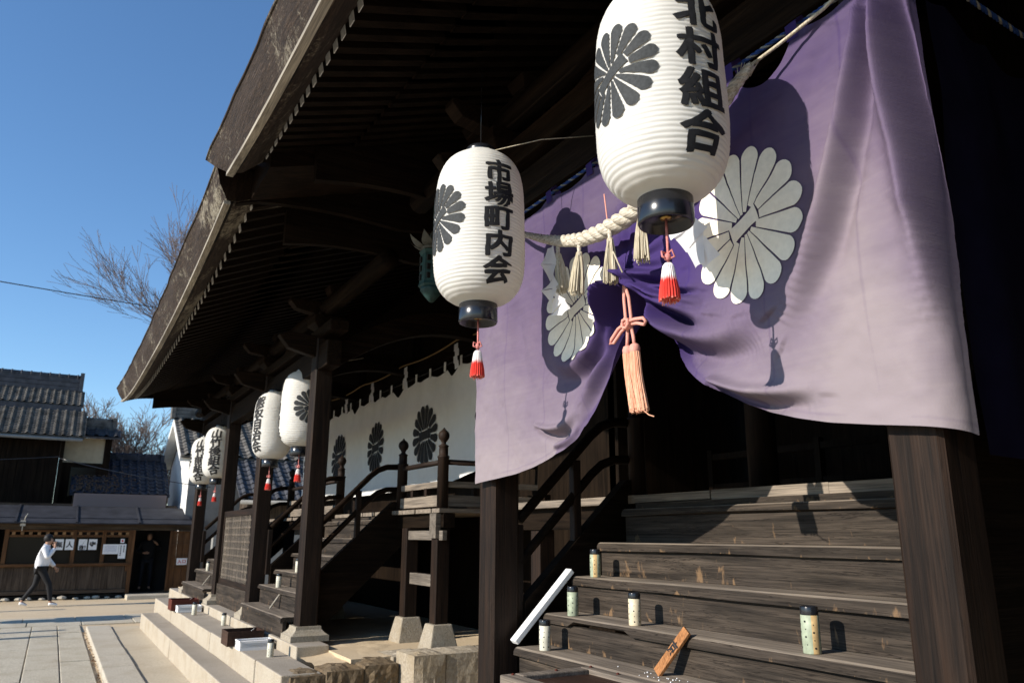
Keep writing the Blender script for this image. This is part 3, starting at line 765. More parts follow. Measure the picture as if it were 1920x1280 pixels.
lantern('white paper lantern partly hidden by a pillar, the nearer of the two small far ones', (-14.40, 2.36, 2.695), '山竹後組合', E0 - .42, SO - .6, .152, (.20, .165), 3.70, G_, 1.03)
lantern('farthest and smallest white paper lantern, overlapped by the one in front of it', (-15.54, 2.30, 2.65), '山竹前組合', E0 - .50, SO - .4, .152, (.20, .165), 3.70, G_)

# ------------------------------------------------------------------ purple curtain
YC = 2.35; ZT = 3.76
BOT = [(-4.532, 2.077), (-4.336, 2.09), (-4.067, 2.106), (-3.821, 2.136), (-3.595, 2.187), (-3.411, 2.257), (-3.286, 2.328), (-3.164, 2.43), (-3.069, 2.54), (-2.988, 2.677), (-2.925, 2.815), (-2.880, 2.943), (-2.856, 3.04),
       (-2.814, 2.917), (-2.761, 2.789), (-2.691, 2.666), (-2.588, 2.548), (-2.474, 2.447), (-2.352, 2.356), (-2.208, 2.278), (-2.074, 2.223), (-1.926, 2.179), (-1.789, 2.146), (-1.623, 2.117), (-1.509, 2.1), (-1.404, 2.083), (-1.279, 2.062), (-1.0, 2.03)]
FOLDS = [  # (polyline in x,z ; width ; depth ; kind)  g = groove, r = ridge, s = swag (ridge above, hollow below) , w = wall (ridge left, hollow right)
    ([(-1.429, 3.72), (-1.504, 3.434), (-1.58, 3.211), (-1.647, 2.982), (-1.72, 2.80), (-1.82, 2.62), (-1.93, 2.50)], .036, .060, 'w'),
    ([(-1.400, 3.72), (-1.388, 3.30), (-1.365, 3.035), (-1.345, 2.793), (-1.335, 2.607), (-1.335, 2.4)], .040, .075, 'w'),
    ([(-1.383, 3.7), (-1.425, 3.318), (-1.468, 3.031)], .05, .022, 'r'),
    ([(-1.613, 3.685), (-1.736, 3.474), (-1.813, 3.232)], .05, .018, 'g'),
    ([(-1.55, 3.0), (-1.56, 2.6), (-1.53, 2.2)], .09, .016, 'r'),
    ([(-2.831, 2.999), (-2.718, 2.858), (-2.557, 2.743), (-2.356, 2.683)], .032, .095, 's'),
    ([(-2.831, 2.986), (-2.669, 2.713), (-2.498, 2.586), (-2.337, 2.528), (-2.157, 2.514), (-2.081, 2.575)], .040, .105, 's'),
    ([(-2.814, 2.925), (-2.637, 2.641), (-2.471, 2.483)], .024, .050, 's'),
    ([(-2.38, 2.40), (-2.179, 2.298), (-2.045, 2.262), (-1.825, 2.246)], .024, .07, 's'),
    ([(-2.868, 3.01), (-2.967, 2.84), (-3.106, 2.716), (-3.301, 2.604), (-3.506, 2.616), (-3.642, 2.719)], .038, .058, 's'),
    ([(-2.877, 2.985), (-3.037, 2.743), (-3.184, 2.517), (-3.359, 2.329)], .028, .050, 's'),
    ([(-2.870, 2.99), (-2.965, 2.76), (-3.08, 2.58)], .018, .04, 'g'),
    ([(-3.82, 2.378), (-3.648, 2.312), (-3.476, 2.305), (-3.357, 2.4)], .022, .045, 's'),
    ([(-3.62, 2.22), (-3.48, 2.24), (-3.33, 2.34)], .02, .02, 's'),
    ([(-4.249, 3.2), (-4.139, 2.676), (-3.88, 2.30)], .11, .022, 'r'),
    ([(-4.06, 3.2), (-3.95, 2.75), (-3.75, 2.45)], .07, .018, 'g'),
    ([(-2.826, 3.012), (-2.657, 2.908), (-2.445, 2.835)], .024, .042, 's'),
    ([(-2.878, 3.45), (-2.861, 3.051)], .035, .020, 'g'), ([(-2.80, 3.5), (-2.845, 3.06)], .03, .018, 'r'), ([(-2.95, 3.45), (-2.875, 3.06)], .03, .018, 'r'),
    ([(-2.819, 2.99), (-2.625, 2.82), (-2.362, 2.617), (-2.206, 2.627)], .03, .07, 's')]
_fr = np.random.default_rng(12)
for _k in range(9):    # fine pleats fanning out of the gathered point
    _a = -0.30 - _k * .105; _L = _fr.uniform(.26, .62)
    FOLDS.append(([(-2.838 + .02 * math.cos(_a), 3.0 + .02 * math.sin(_a)), (-2.838 + _L * .5 * math.cos(_a), 3.0 + _L * .5 * math.sin(_a) - .01), (-2.838 + _L * math.cos(_a + .10), 3.0 + _L * math.sin(_a + .10))], _fr.uniform(.012, .018), _fr.uniform(.035, .062), 's'))
for _k in range(6):
    _a = math.pi + .75 + _k * .10; _L = _fr.uniform(.22, .5)
    FOLDS.append(([(-2.872 + .02 * math.cos(_a), 3.0 + .02 * math.sin(_a)), (-2.872 + _L * .5 * math.cos(_a), 3.0 + _L * .5 * math.sin(_a)), (-2.872 + _L * math.cos(_a - .08), 3.0 + _L * math.sin(_a - .08))], _fr.uniform(.012, .018), _fr.uniform(.032, .055), 's'))
def smooth_poly(pts, n=40):
    p = np.array(pts, float); d = np.r_[0, np.cumsum(np.hypot(*np.diff(p, axis=0).T))]; t = np.linspace(0, d[-1], n)
    x = np.interp(t, d, p[:, 0]); z = np.interp(t, d, p[:, 1]); k = np.ones(13) / 13
    xp = np.r_[2 * x[0] - x[6:0:-1], x, 2 * x[-1] - x[-2:-8:-1]]; zp = np.r_[2 * z[0] - z[6:0:-1], z, 2 * z[-1] - z[-2:-8:-1]]
    return np.convolve(xp, k, 'valid'), np.convolve(zp, k, 'valid'), t / d[-1]
def cloth_y(x, z):
    x = np.asarray(x, float); z = np.asarray(z, float); y = np.full(x.shape, YC)
    for pts, w, a, kind in FOLDS:
        px, pz, pt = smooth_poly(pts)
        dd = np.full(x.shape, 9.0); sg = np.zeros(x.shape); tt = np.zeros(x.shape)
        for i in range(len(px) - 1):
            ax, az, bx, bz = px[i], pz[i], px[i + 1], pz[i + 1]; L2 = (bx - ax) ** 2 + (bz - az) ** 2 + 1e-12
            u = np.clip(((x - ax) * (bx - ax) + (z - az) * (bz - az)) / L2, 0, 1)
            qx = x - ax - u * (bx - ax); qz = z - az - u * (bz - az); d = np.hypot(qx, qz); k = d < dd
            cr = (bx - ax) * qz - (bz - az) * qx
            dd = np.where(k, d, dd); sg = np.where(k, np.sign(cr), sg); tt = np.where(k, pt[i], tt)
        tap = np.clip(tt / .12, 0, 1) ** .7 * np.clip((1 - tt) / .45, 0, 1) ** .8
        if kind == 'w' : tap = np.clip(tt / .12 + .4, 0, 1) * np.clip((1 - tt) / .35, 0, 1) ** .8
        sw = dd * sg
        if kind == 's':
            up = np.where(pts[-1][0] > pts[0][0], sw, -sw) / (w * (.55 + .9 * tt))   # positive above the line
            y += -a * tap * up * np.exp(.5 - up * up / 2)
        elif kind == 'w':
            lf = -sw / (w * (.6 + .8 * tt)) if pts[0][1] > pts[-1][1] else sw / w
            y += a * tap * (-lf * np.exp(.5 - lf * lf / 2) - .55 * np.exp(-(lf / 2) ** 2))
        else:
            y += (a if kind == 'g' else -a) * tap * np.exp(-(dd / w) ** 2)
    g = np.hypot(x + 2.856, (z - 3.02))
    y += -.05 * np.exp(-(g / .16) ** 2)
    th = np.arctan2(z - 3.05, np.abs(x + 2.856))
    rip = np.sin(th * 17 + np.where(x > -2.856, 0, 1.3)) * .012 * np.exp(-((g - .16) / .16) ** 2) * (th < .6)
    y += rip
    env = np.clip((3.76 - z) / .25, 0, 1)
    y += .010 * vnoise(x * 3.0 + z * .9, z * 1.1, 31) + .0045 * vnoise(x * 8 + z * 3, z * 4.0, 32) + .0030 * vnoise(x * 15, z * 19, 33) + .0016 * vnoise(x * 34 + z * 7, z * 30, 34)
    for xs_ in (-4.12, -3.70, -3.28, -2.44, -2.02, -1.60): y += -.0035 / (1 + np.exp(-(x - xs_ - .004 * np.sin(z * 9)) / .004)) * np.exp(-np.clip(x - xs_, 0, None) / .03)
    y += .03 * np.sin((x + 4.5) * 2.2) * env * .5
    return y
XR = -1.475
cA = np.r_[np.linspace(-4.53, -2.857, 190), np.linspace(-2.855, -1.285, 250)]
bx = np.array([p[0] for p in BOT]); bz = np.array([p[1] for p in BOT])
zb = np.interp(cA, bx, bz); k = np.ones(9) / 9
for a, b in ((0, 190), (190, len(cA))):
    seg = zb[a:b]; zp = np.r_[2 * seg[0] - seg[4:0:-1], seg, 2 * seg[-1] - seg[-2:-6:-1]]; zb[a:b] = np.convolve(zp, k, 'valid')
loops = np.array([-4.5, -4.05, -3.62, -3.2, -2.8, -2.4, -2.13, -1.79, -1.48, -1.2])
def ztop(x):
    out = []
    for q in np.atleast_1d(x):
        i = int(np.clip(np.searchsorted(loops, q) - 1, 0, len(loops) - 2)); a, b = loops[i], loops[i + 1]; t = (q - a) / (b - a)
        dep = {5: .10, 6: .17, 1: .06, 2: .05}.get(i, .04); out.append(ZT - dep * (4 * t * (1 - t)) ** .8 if 0 <= t <= 1 else ZT)
    return np.array(out)
zt = ztop(cA); NV = 170; vv = np.linspace(0, 1, NV)
CX = np.repeat(cA[None], NV, 0); CZ = zt[None] + (zb - zt)[None] * vv[:, None]
CY = cloth_y(CX, CZ)
ex = np.clip(CX - XR, 0, None); Rr = .10; ang = np.clip(ex / Rr, 0, math.pi * .52); rem = ex - ang * Rr
PX = np.where(CX > XR, XR + Rr * np.sin(ang) + rem * .06 , CX); PY = CY + Rr * (1 - np.cos(ang)) + rem
lower = np.clip((3.3 - CZ) / 1.2, 0, 1)
PX = PX + np.where(CX > XR - .3, np.clip((CX - XR + .3) / .3, 0, 1) * (.015 + .004 * lower), 0)
m = MB(); m.grid(np.stack([PX, PY, CZ], -1))
LOOPS = m
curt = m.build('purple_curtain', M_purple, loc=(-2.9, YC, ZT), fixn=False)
tag(curt, 'faded purple curtain with two white flower crests, gathered up at its middle', 'curtain')
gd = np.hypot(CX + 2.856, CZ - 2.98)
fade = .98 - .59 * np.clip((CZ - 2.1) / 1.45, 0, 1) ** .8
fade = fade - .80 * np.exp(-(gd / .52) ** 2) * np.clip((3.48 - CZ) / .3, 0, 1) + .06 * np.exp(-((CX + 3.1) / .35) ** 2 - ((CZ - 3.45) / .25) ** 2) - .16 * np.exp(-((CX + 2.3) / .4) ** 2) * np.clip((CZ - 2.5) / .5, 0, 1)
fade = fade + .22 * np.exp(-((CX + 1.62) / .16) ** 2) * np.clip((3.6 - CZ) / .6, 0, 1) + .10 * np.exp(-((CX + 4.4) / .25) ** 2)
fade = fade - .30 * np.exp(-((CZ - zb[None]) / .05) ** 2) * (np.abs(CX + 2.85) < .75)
for xs_ in (-4.12, -3.70, -3.28, -2.44, -2.02, -1.60):   # sewn panel joins and the bottom hem
    fade = fade - .10 * np.exp(-((CX - xs_ - .004 * np.sin(CZ * 9)) / .0055) ** 2)
fade = fade - .10 * np.exp(-((CZ - zb[None] - .028) / .005) ** 2)
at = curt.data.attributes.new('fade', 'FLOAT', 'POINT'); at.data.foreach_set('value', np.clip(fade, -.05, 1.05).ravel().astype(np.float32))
def sew(name, cx, cz, hw, hh, tilt, rot):
    m = MB()
    for P in crest_shapes(16, (.27, .105), tilt, .93, .003):
        U = np.array(P); x = cx + hw * (U[..., 0] * math.cos(rot) - U[..., 1] * math.sin(rot)); z = cz + hh * (U[..., 0] * math.sin(rot) + U[..., 1] * math.cos(rot))
        y = cloth_y(x, z) - .006; m.grid(np.stack([x, y, z], -1))
    m.build(name, M_cream, curt, fixn=False)
sew('crest', -3.35, 2.975, .325, .305, .45, -.12); sew('crest', -2.10, 3.01, .30, .335, .40, -.05)
for q in loops[:-1]:
    m = MB(); w = .028; y = float(cloth_y(np.array([q]), np.array([ZT - .02]))[0])
    m.grid([[(q - w, y - .004, ZT - .05), (q + w, y - .004, ZT - .05)], [(q - w, y - .012, ZT + .02), (q + w, y - .012, ZT + .02)], [(q - w, 2.385, ZT + .062), (q + w, 2.385, ZT + .062)], [(q - w, 2.425, ZT + .02), (q + w, 2.425, ZT + .02)], [(q - w, y + .006, ZT - .05), (q + w, y + .006, ZT - .05)]])
    m.build('loop', M_purple, curt, fixn=False)
# the side curtain round the corner
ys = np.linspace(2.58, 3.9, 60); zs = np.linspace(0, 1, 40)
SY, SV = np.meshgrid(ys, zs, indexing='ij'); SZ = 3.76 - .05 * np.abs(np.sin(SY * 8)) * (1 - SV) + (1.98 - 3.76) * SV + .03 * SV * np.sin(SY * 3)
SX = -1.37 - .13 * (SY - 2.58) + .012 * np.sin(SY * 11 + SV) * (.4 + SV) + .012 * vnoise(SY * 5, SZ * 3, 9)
m = MB(); m.grid(np.stack([SX, SY, SZ], -1)); sc_ = m.build('purple_curtain', simple('shaded_purple_cloth', (.010, .008, .020), .9, .2, 6, .1, 0, .03), loc=(-1.385, 3.2, 3.76), fixn=False)  # same purple cloth, its shade put into a near-black colour
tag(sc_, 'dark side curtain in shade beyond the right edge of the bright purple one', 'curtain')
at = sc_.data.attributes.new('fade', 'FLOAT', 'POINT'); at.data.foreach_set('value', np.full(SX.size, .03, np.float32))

def twisted(m, pts, rad, strands, pitchk, n=8, mis=(0, 0, 0), seed=1, sub=12, fr=.55):
    pts = np.array(pts, float); d = np.r_[0, np.cumsum(np.linalg.norm(np.diff(pts, axis=0), axis=1))]
    tot = d[-1]; k = int(sub * len(pts)); s = np.linspace(0, tot, k)
    P = np.stack([np.interp(s, d, pts[:, i]) for i in range(3)], 1)
    for _ in range(3): P[1:-1] = (P[:-2] + 2 * P[1:-1] + P[2:]) / 4
    R = np.interp(s, d, rad); ph = np.cumsum(np.r_[0, np.diff(s) * 2 * math.pi / (pitchk * (R[1:] + R[:-1]) / 2)])
    T = np.gradient(P, axis=0); T /= np.linalg.norm(T, axis=1)[:, None]
    up = np.array([0, 0, 1.0]); A = np.cross(T, np.tile(up, (k, 1))); A /= np.linalg.norm(A, axis=1)[:, None]; B = np.cross(T, A)
    for j in range(strands):
        a = ph + 2 * math.pi * j / strands; off = R * (1 - fr)
        m.tube((P + A * (np.cos(a) * off)[:, None] + B * (np.sin(a) * off)[:, None]).tolist(), (R * fr).tolist(), n, mi=mis[j % len(mis)])
# blue and white rope carrying the curtains
m = MB(); zr = ZT + .045
twisted(m, [(-4.7, 2.405, zr), (-4.0, 2.405, zr - .005), (-3.0, 2.405, zr + .002), (-2.0, 2.405, zr), (-1.31, 2.405, zr)], [.011] * 5, 3, 7.5, 6, (0, 1, 1), sub=70)
twisted(m, [(-1.30, 2.41, zr), (-1.34, 2.6, zr), (-1.36, 3.2, zr - .01), (-1.37, 3.9, zr)], [.011] * 4, 3, 7.5, 6, (0, 1, 1), sub=30)
tag(m.build('striped_rope', [M_whiterope, M_bluerope], fixn=False, loc=(-2.9, 2.405, zr)), 'thin blue and white twisted rope the purple curtains hang from', 'rope')

# ------------------------------------------------------------------ sacred rope with straw tassels and paper streamers
SR = [(-3.98, 2.28, 3.66), (-3.80, 2.22, 3.56), (-3.646, 2.2, 3.478), (-3.45, 2.2, 3.385), (-3.279, 2.2, 3.312), (-3.078, 2.2, 3.252), (-2.894, 2.2, 3.232), (-2.722, 2.2, 3.235), (-2.55, 2.2, 3.262), (-2.38, 2.2, 3.318), (-2.2, 2.2, 3.405), (-2.08, 2.2, 3.48), (-1.983, 2.2, 3.546), (-1.90, 2.22, 3.61)]
m = MB(); twisted(m, SR, [.012, .015, .019, .026, .033, .040, .045, .048, .048, .044, .038, .033, .028, .022], 3, 4.3, 10, (0,), sub=14, fr=.56)
shr = m.build('sacred_rope', M_rope, fixn=False, loc=(-2.85, 2.2, 3.23)); tag(shr, 'thick twisted white straw rope slung across the purple curtain behind the lanterns', 'rope')
m = MB(); m.tube([(-1.90, 2.22, 3.61), (-1.80, 2.28, 3.67), (-1.62, 2.33, 3.735), (-1.45, 2.36, 3.82), (-1.35, 2.38, 3.95)], .008, 6); m.build('rope_end', M_straw, shr, fixn=False); m = MB(); m.tube([(-3.98, 2.28, 3.66), (-4.2, 2.36, 3.76), (-4.45, 2.4, 3.86)], .008, 6); m.build('rope_end', M_straw, shr, fixn=False); m = MB()
r2 = np.random.default_rng(8)
for k_ in range(26):
    a = r2.uniform(0, 6.28); q = r2.uniform(.006, .022); b_ = np.array([-1.95 + r2.uniform(-.03, .05), 2.21, 3.57 + r2.uniform(-.02, .03)])
    m.tube([b_, b_ + np.array([.03 * math.cos(a) + .03, q * math.sin(a), .03 + q])], .0018, 3)
m.build('frayed_straw', M_straw, shr, fixn=False)
def straw_tassel(loc, lean, label, ln=.26):
    T = thing('straw_tassel', label, 'tassel', loc, 'straw tassels on the sacred rope')
    m = MB(); r = np.random.default_rng(int(abs(loc[0]) * 1000)); n = 64
    for k in range(n):
        a = r.uniform(0, 6.28); q0 = r.uniform(.004, .014); q1 = r.uniform(.008, .040); L = ln * .90 * r.uniform(.90, 1.03)
        c, s_ = math.cos(a), math.sin(a); pts = []
        for t in np.linspace(0, 1, 5): q = q0 + (q1 - q0) * t ** .8 + .004 * math.sin(t * 3.1); pts.append((q * c + lean[0] * t + r.uniform(-.001, .001), q * s_ + lean[1] * t, -.03 - L * t))
        m.tube(pts, [.0036, .0042, .0042, .004, .0034], 4, smooth=False)
    o = m.build('strands', M_straw, fixn=False); o.parent = T
    m = MB(); m.lathe([(.011, -.055), (.016, -.045), (.015, -.03), (.010, -.022), (.012, 0), (.009, .02)], n=12); o = m.build('binding', M_rope); o.parent = T
    return T
straw_tassel((-3.30, 2.20, 3.275), (.045, 0), 'straw tassel half hidden behind the left white paper streamer')
straw_tassel((-3.085, 2.19, 3.21), (-.03, 0), 'straw tassel second from the left, over the left white crest', .245)
straw_tassel((-2.81, 2.18, 3.19), (-.005, 0), 'straw tassel with one stray stalk, left of the gathered point of the curtain', .25)
straw_tassel((-2.575, 2.18, 3.21), (.0, 0), 'straw tassel just left of the black ring of the largest lantern', .235)
m = MB(); m.tube([(-2.775, 2.17, 3.08), (-2.71, 2.17, 2.955)], .004, 5); m.build('stray_stalk', M_straw, bpy.data.objects['straw_tassel.002'])
def shide(label, loc, seq, w):
    # folded zig-zag paper: consecutive panels joined along folds
    T = thing('paper_streamer', label, 'paper streamer', loc, 'white paper streamers on the sacred rope'); m = MB()
    for (a, b, c, d) in seq:
        P = np.zeros((6, 6, 3))
        for i in range(6):
            for j in range(6):
                s, t = i / 5, j / 5; p = (1 - s) * ((1 - t) * np.array(a, float) + t * np.array(b, float)) + s * ((1 - t) * np.array(d, float) + t * np.array(c, float))
                p[1] += .006 * math.sin(3 * s + 4 * t); P[i, j] = p
        m.grid(P)
    o = m.build('paper', M_shide, fixn=False); o.parent = T; return T
shide('long twisted white paper streamer at the left end of the thick rope', (-3.32, 2.165, 3.285),
      [((-.03, 0, 0), (.035, .0, .0), (.04, .015, -.11), (-.055, -.03, -.09)), ((-.055, -.03, -.09), (.04, .015, -.11), (.03, -.01, -.19), (-.03, .02, -.20)), ((-.03, .02, -.19), (.045, -.02, -.15), (.07, .01, -.25), (-.07, -.02, -.235)),
       ((-.07, -.02, -.235), (.06, .01, -.25), (.05, -.02, -.30), (-.01, .015, -.33)), ((-.005, .01, -.32), (.06, -.01, -.28), (.135, .0, -.335), (.03, -.02, -.40)), ((.03, -.02, -.40), (.135, 0, -.335), (.15, .02, -.385), (.12, -.01, -.42))], .06)
shide('crumpled white paper streamer beneath the largest lantern, beside the right crest', (-2.40, 2.19, 3.10),
      [((-.05, 0, .03), (.11, .01, .06), (.14, .01, -.07), (.03, -.02, -.10)), ((.03, -.02, -.07), (.13, .02, -.01), (.24, -.01, -.11), (.09, .01, -.17)), ((.08, -.01, -.12), (.20, .02, -.07), (.22, -.02, -.26), (.13, .02, -.25)), ((.14, .01, -.20), (.24, -.02, -.15), (.28, .01, -.24), (.20, .0, -.28))], .06)

# ------------------------------------------------------------------ cord and big tassel at the gather
T = thing('curtain_tassel', 'long peach double tassel on a knotted pink cord at the parted curtain', 'tassel', (-2.79, 2.25, 2.95))
m = MB(); m.tube([(-2.86, 2.19, 3.42), (-2.855, 2.21, 3.2), (-2.835, 2.235, 3.02), (-2.80, 2.25, 2.93)], .0035, 5)
for s_ in (-1, 1): m.tube([(-2.80, 2.25, 2.945), (-2.785 + s_ * .018, 2.25, 2.86), (-2.775 + s_ * .020, 2.25, 2.76), (-2.77 + s_ * .012, 2.25, 2.72), (-2.765 + s_ * .022, 2.25, 2.66), (-2.765 + s_ * .028, 2.25, 2.615)], .0085, 8)
m.build('cord', M_peachcord, T)
m = MB()
m.tube([(-2.77, 2.235, 2.735), (-2.83, 2.23, 2.715), (-2.885, 2.23, 2.675), (-2.895, 2.23, 2.655), (-2.875, 2.235, 2.655), (-2.82, 2.24, 2.70), (-2.77, 2.245, 2.725)], .0085, 7)
m.tube([(-2.77, 2.235, 2.735), (-2.71, 2.23, 2.735), (-2.645, 2.23, 2.725), (-2.625, 2.23, 2.705), (-2.645, 2.235, 2.695), (-2.70, 2.24, 2.715), (-2.77, 2.245, 2.725)], .0085, 7)
for a0 in range(3):
    a = a0 * 2.09; m.tube([(-2.77 + .022 * math.cos(t + a), 2.232 + .012 * math.sin(2 * t), 2.727 + .022 * math.sin(t + a)) for t in np.linspace(0, 6.28, 12)], .008, 6)
m.build('knot', M_peachcord, T)
for s_ in (-1, 1):
    cx = -2.762 + s_ * .0255
    m = MB(); m.lathe([(.010, 2.626), (.021, 2.620), (.026, 2.605), (.025, 2.588), (.020, 2.578)], (cx, 2.25, 0), 14); m.build('tassel_head', M_peachcord, T)
    m = MB(); r = np.random.default_rng(3 + s_)
    for k_ in range(120):
        a = r.uniform(0, 6.28); q = .024 * math.sqrt(r.uniform(.25, 1)); b_ = (cx + q * math.cos(a), 2.25 + q * math.sin(a)); L = r.uniform(.268, .290); dx = .045
        m.tube([(b_[0], b_[1], 2.585), (b_[0] + dx * .25, b_[1], 2.585 - L * .4), (b_[0] + dx + r.uniform(-.004, .004), b_[1] + r.uniform(-.006, .006), 2.585 - L)], .0032, 4, smooth=False)
    if s_ > 0: m.tube([(cx + .06, 2.24, 2.30), (cx + .10, 2.235, 2.275), (cx + .14, 2.23, 2.262)], .003, 4)
    m.build('threads', M_peach, T, fixn=False)

# ------------------------------------------------------------------ white hanging with black crests on the far hall
wx = np.linspace(-17.1, -8.0, 520); wv = np.linspace(0, 1, 50); WXg, WVg = np.meshgrid(wx, wv, indexing='ij')
lp = np.arange(-16.6, -7.0, .52)
fr_ = np.abs(((WXg + 16.6) / .52) % 1.0); big = ((np.floor((WXg + 16.6) / .52)).astype(int) % 4 == 1)
zt_ = 4.06 - (np.where(big, .13, .045)) * (4 * fr_ * (1 - fr_))
WZ = zt_ + (2.41 + .26 * np.clip((WXg + 9.9) / 1.8, 0, 1) - zt_) * WVg
def wy(x, z): return 4.60 + .03 * vnoise(x * 1.8, z * .7, 51) + .012 * vnoise(x * 5 + z, z * 1.2, 52) + .02 * np.sin(x * 12.1) * np.clip((z - 3.6) / .5, 0, 1) ** 1.5
m = MB(); m.grid(np.stack([WXg, wy(WXg, WZ), WZ], -1)); wc = m.build('white_curtain', M_whitecloth, loc=(-11.9, 4.6, 4.0), fixn=False)
tag(wc, 'long white hanging with a row of black flower crests on the far hall', 'curtain')
for cx in (-16.6, -14.57, -12.54, -10.51, -8.48):
    m = MB()
    for P in crest_shapes(16, (.42, .16), .12):
        U = np.array(P); x = cx + .43 * U[..., 0]; z = 3.19 + .45 * U[..., 1]; m.grid(np.stack([x, wy(x, z) - .012, z], -1))
    m.build('crest', M_ink, wc, fixn=False)
for q in lp: m = MB(); m.box(q - .03, q + .03, 4.585, 4.592, 4.03, 4.17); m.build('loop', M_whitecloth, wc)
m = MB(); m.tube([(-16.8, 4.62, 4.15), (-12, 4.62, 4.13), (-7, 4.62, 4.15)], .008, 6)
tag(m.build('hanging_cord', M_black, loc=(-12, 4.62, 4.13)), 'thin dark cord the white hanging is looped on', 'cord')
m = MB(); pts = []
for x in np.linspace(-16.8, -7, 41): f = ((x + 16.8) / 1.9) % 1.0; pts.append((x, 4.45, 4.34 - .05 * 4 * f * (1 - f)))
m.tube(pts, .012, 6); sr2 = m.build('straw_rope', simple('old_straw', (.22, .14, .06), .9, .2, 60, .1), loc=(-12, 4.5, 4.4)); tag(sr2, 'thin brown straw rope strung above the white hanging', 'rope')
for k_, x in enumerate((-15.3, -14.0, -12.6, -11.1, -9.3, -8.1)):
    m = MB(); z0 = 4.31
    for j, (dx, w) in enumerate(((0, .05), (.035, .05), (.0, .05), (.045, .05))):
        a = z0 - j * .085; m.grid([[(x + dx - w, 4.49 - .004 * j, a), (x + dx + w, 4.50 - .004 * j, a + .015)], [(x + dx - w + .02, 4.48, a - .105), (x + dx + w + .01, 4.495, a - .085)]])
    tag(m.build('paper_streamer', M_shide, loc=(x, 4.49, z0), fixn=False), 'small white paper streamer hanging from the straw rope above the white curtain', 'paper streamer', 'small paper streamers above the white hanging')

# ------------------------------------------------------------------ small things on the steps
M_cup = [simple('cup_green', (.33, .375, .27), .5, .25, 25, .1), simple('cup_cream', (.62, .54, .38), .5, .15, 25, .1), simple('cup_pale', (.58, .56, .46), .5, .15, 25, .1), simple('cup_bamboo', (.52, .36, .17), .5, .2, 40, .1)]
def cup(loc, kind, label, sc=1.0, rz=0.0):
    T = thing('incense_cup', label, 'bamboo cup', loc, 'bamboo cups standing on the steps'); T.rotation_euler = (0, 0, rz); T.scale = (sc * .83,) * 3
    h, r = .165, .040
    m = MB(); m.lathe([(r * .96, 0), (r, .004), (r * 1.02, h * .5), (r, h), (r * .9, h + .002), (r * .9, h - .03)], n=24)
    if kind == 0:   # two-toned glaze: a stripe of bare bamboo colour
        o = m.build('body', [M_cup[0], M_cup[3]])
        for p in o.data.polygons:
            a = math.atan2(p.center.y, p.center.x)
            if -1.0 < a < -.35: p.material_index = 1
    else: o = m.build('body', M_cup[kind])
    o.parent = T
    m = MB(); m.lathe([(r * .99, h + .001), (r * 1.0, h + .004), (r * 1.0, h + .034), (r * .95, h + .039), (r * .8, h + .039), (r * .78, h + .02)], n=24); o = m.build('lid', M_black); o.parent = T
    m = MB(); rr = random.Random(int(abs(loc[0]) * 997)); 
    for k in range(7):
        for j in range(4):
            a = k * 2 * math.pi / 7 + .1 + rr.uniform(-.07, .07); z = .026 + j * .033 + (k % 2) * .014; q = .0028 if (j + k) % 2 else .0048
            c, s_ = math.cos(a), math.sin(a); rd = r * 1.024
            m.add([(rd * c - s_ * q * math.cos(t), rd * s_ + c * q * math.cos(t), z + q * math.sin(t)) for t in np.linspace(0, 5.5, 8)], [tuple(range(8))])
    o = m.build('perforations', M_ink, fixn=False); o.parent = T; o['kind'] = 'stuff'
    return T
cup((-4.10, 2.99, 1.50), 0, 'green bamboo cup with a tan stripe, topmost on the stairs under the purple curtain', 1.0)
cup((-4.035, 2.77, 1.285), 0, 'green bamboo cup at the upper end of the white board', 1.0, 1.9)
cup((-4.06, 2.585, 1.10), 2, 'pale bamboo cup at the left end of the lowest near tread', 1.0)
cup((-3.455, 2.775, 1.285), 1, 'yellowish cream bamboo cup with round holes, standing alone mid-stairs', 1.0)
cup((-2.305, 2.775, 1.285), 0, 'green and white bamboo cup nearest the right-hand pillar', 1.10, .3)
cup((-8.49, 2.08, .542), 2, 'pale bamboo cup on the stone step beside the nearer white basket', 1.0)
cup((-11.65, 2.19, .542), 2, 'pale bamboo cup on the stone step just behind the brown wooden box', .95)
cup((-13.36, 2.06, .542), 2, 'pale bamboo cup on the stone step beside the farther white basket', 1.1)
cup((-10.35, 2.575, 1.10), 2, 'pale bamboo cup on the second tread of the stairs behind the near pillar', 1.0)
cup((-10.25, 2.78, 1.285), 2, 'pale bamboo cup on the third tread of the stairs behind the near pillar', 1.0)
cup((-15.55, 2.56, 1.10), 2, 'small far bamboo cup on the stairs beyond the lattice panel', 1.0)
def leaning_stick(loc0, loc1, w, t, label, matl, name='wooden_tag'):
    a = Vector(loc0); b = Vector(loc1); m = MB(); m.bar(a, b, w, t, (0, -1, .6)); return tag(m.build(name, matl, loc=loc0, bevel=.003), label, 'wooden tag')
tg = leaning_stick((-3.10, 2.615, 1.108), (-2.972, 2.705, 1.312), .060, .018, 'orange wooden tag with one black character leaning against the stair riser', wood('orange', 2))
a = Vector((-3.10, 2.615, 1.108)); b = Vector((-2.972, 2.705, 1.312)); d = (b - a).normalized(); u = Vector((0, -1, .6)); r_ = d.cross(u).normalized(); nn = r_.cross(d).normalized()
if nn.y > 0: nn = -nn
vs, fs = glyph('京', .03, (2, 2)); m = MB(); cpt = a + (b - a) * .57 + nn * .0108; xd = d.cross(nn).normalized() * 1.0
xd = xd if xd.x > 0 else -xd
m.add([cpt + xd * (v[0] * .058) + d * (v[1] * .07) for v in vs], fs); m.build('lettering', M_ink, tg, fixn=False)
leaning_stick((-10.07, 2.42, .875), (-10.0, 2.525, 1.06), .045, .014, 'light wooden tag leaning on the stairs behind the near pillar', wood('pale', 2))
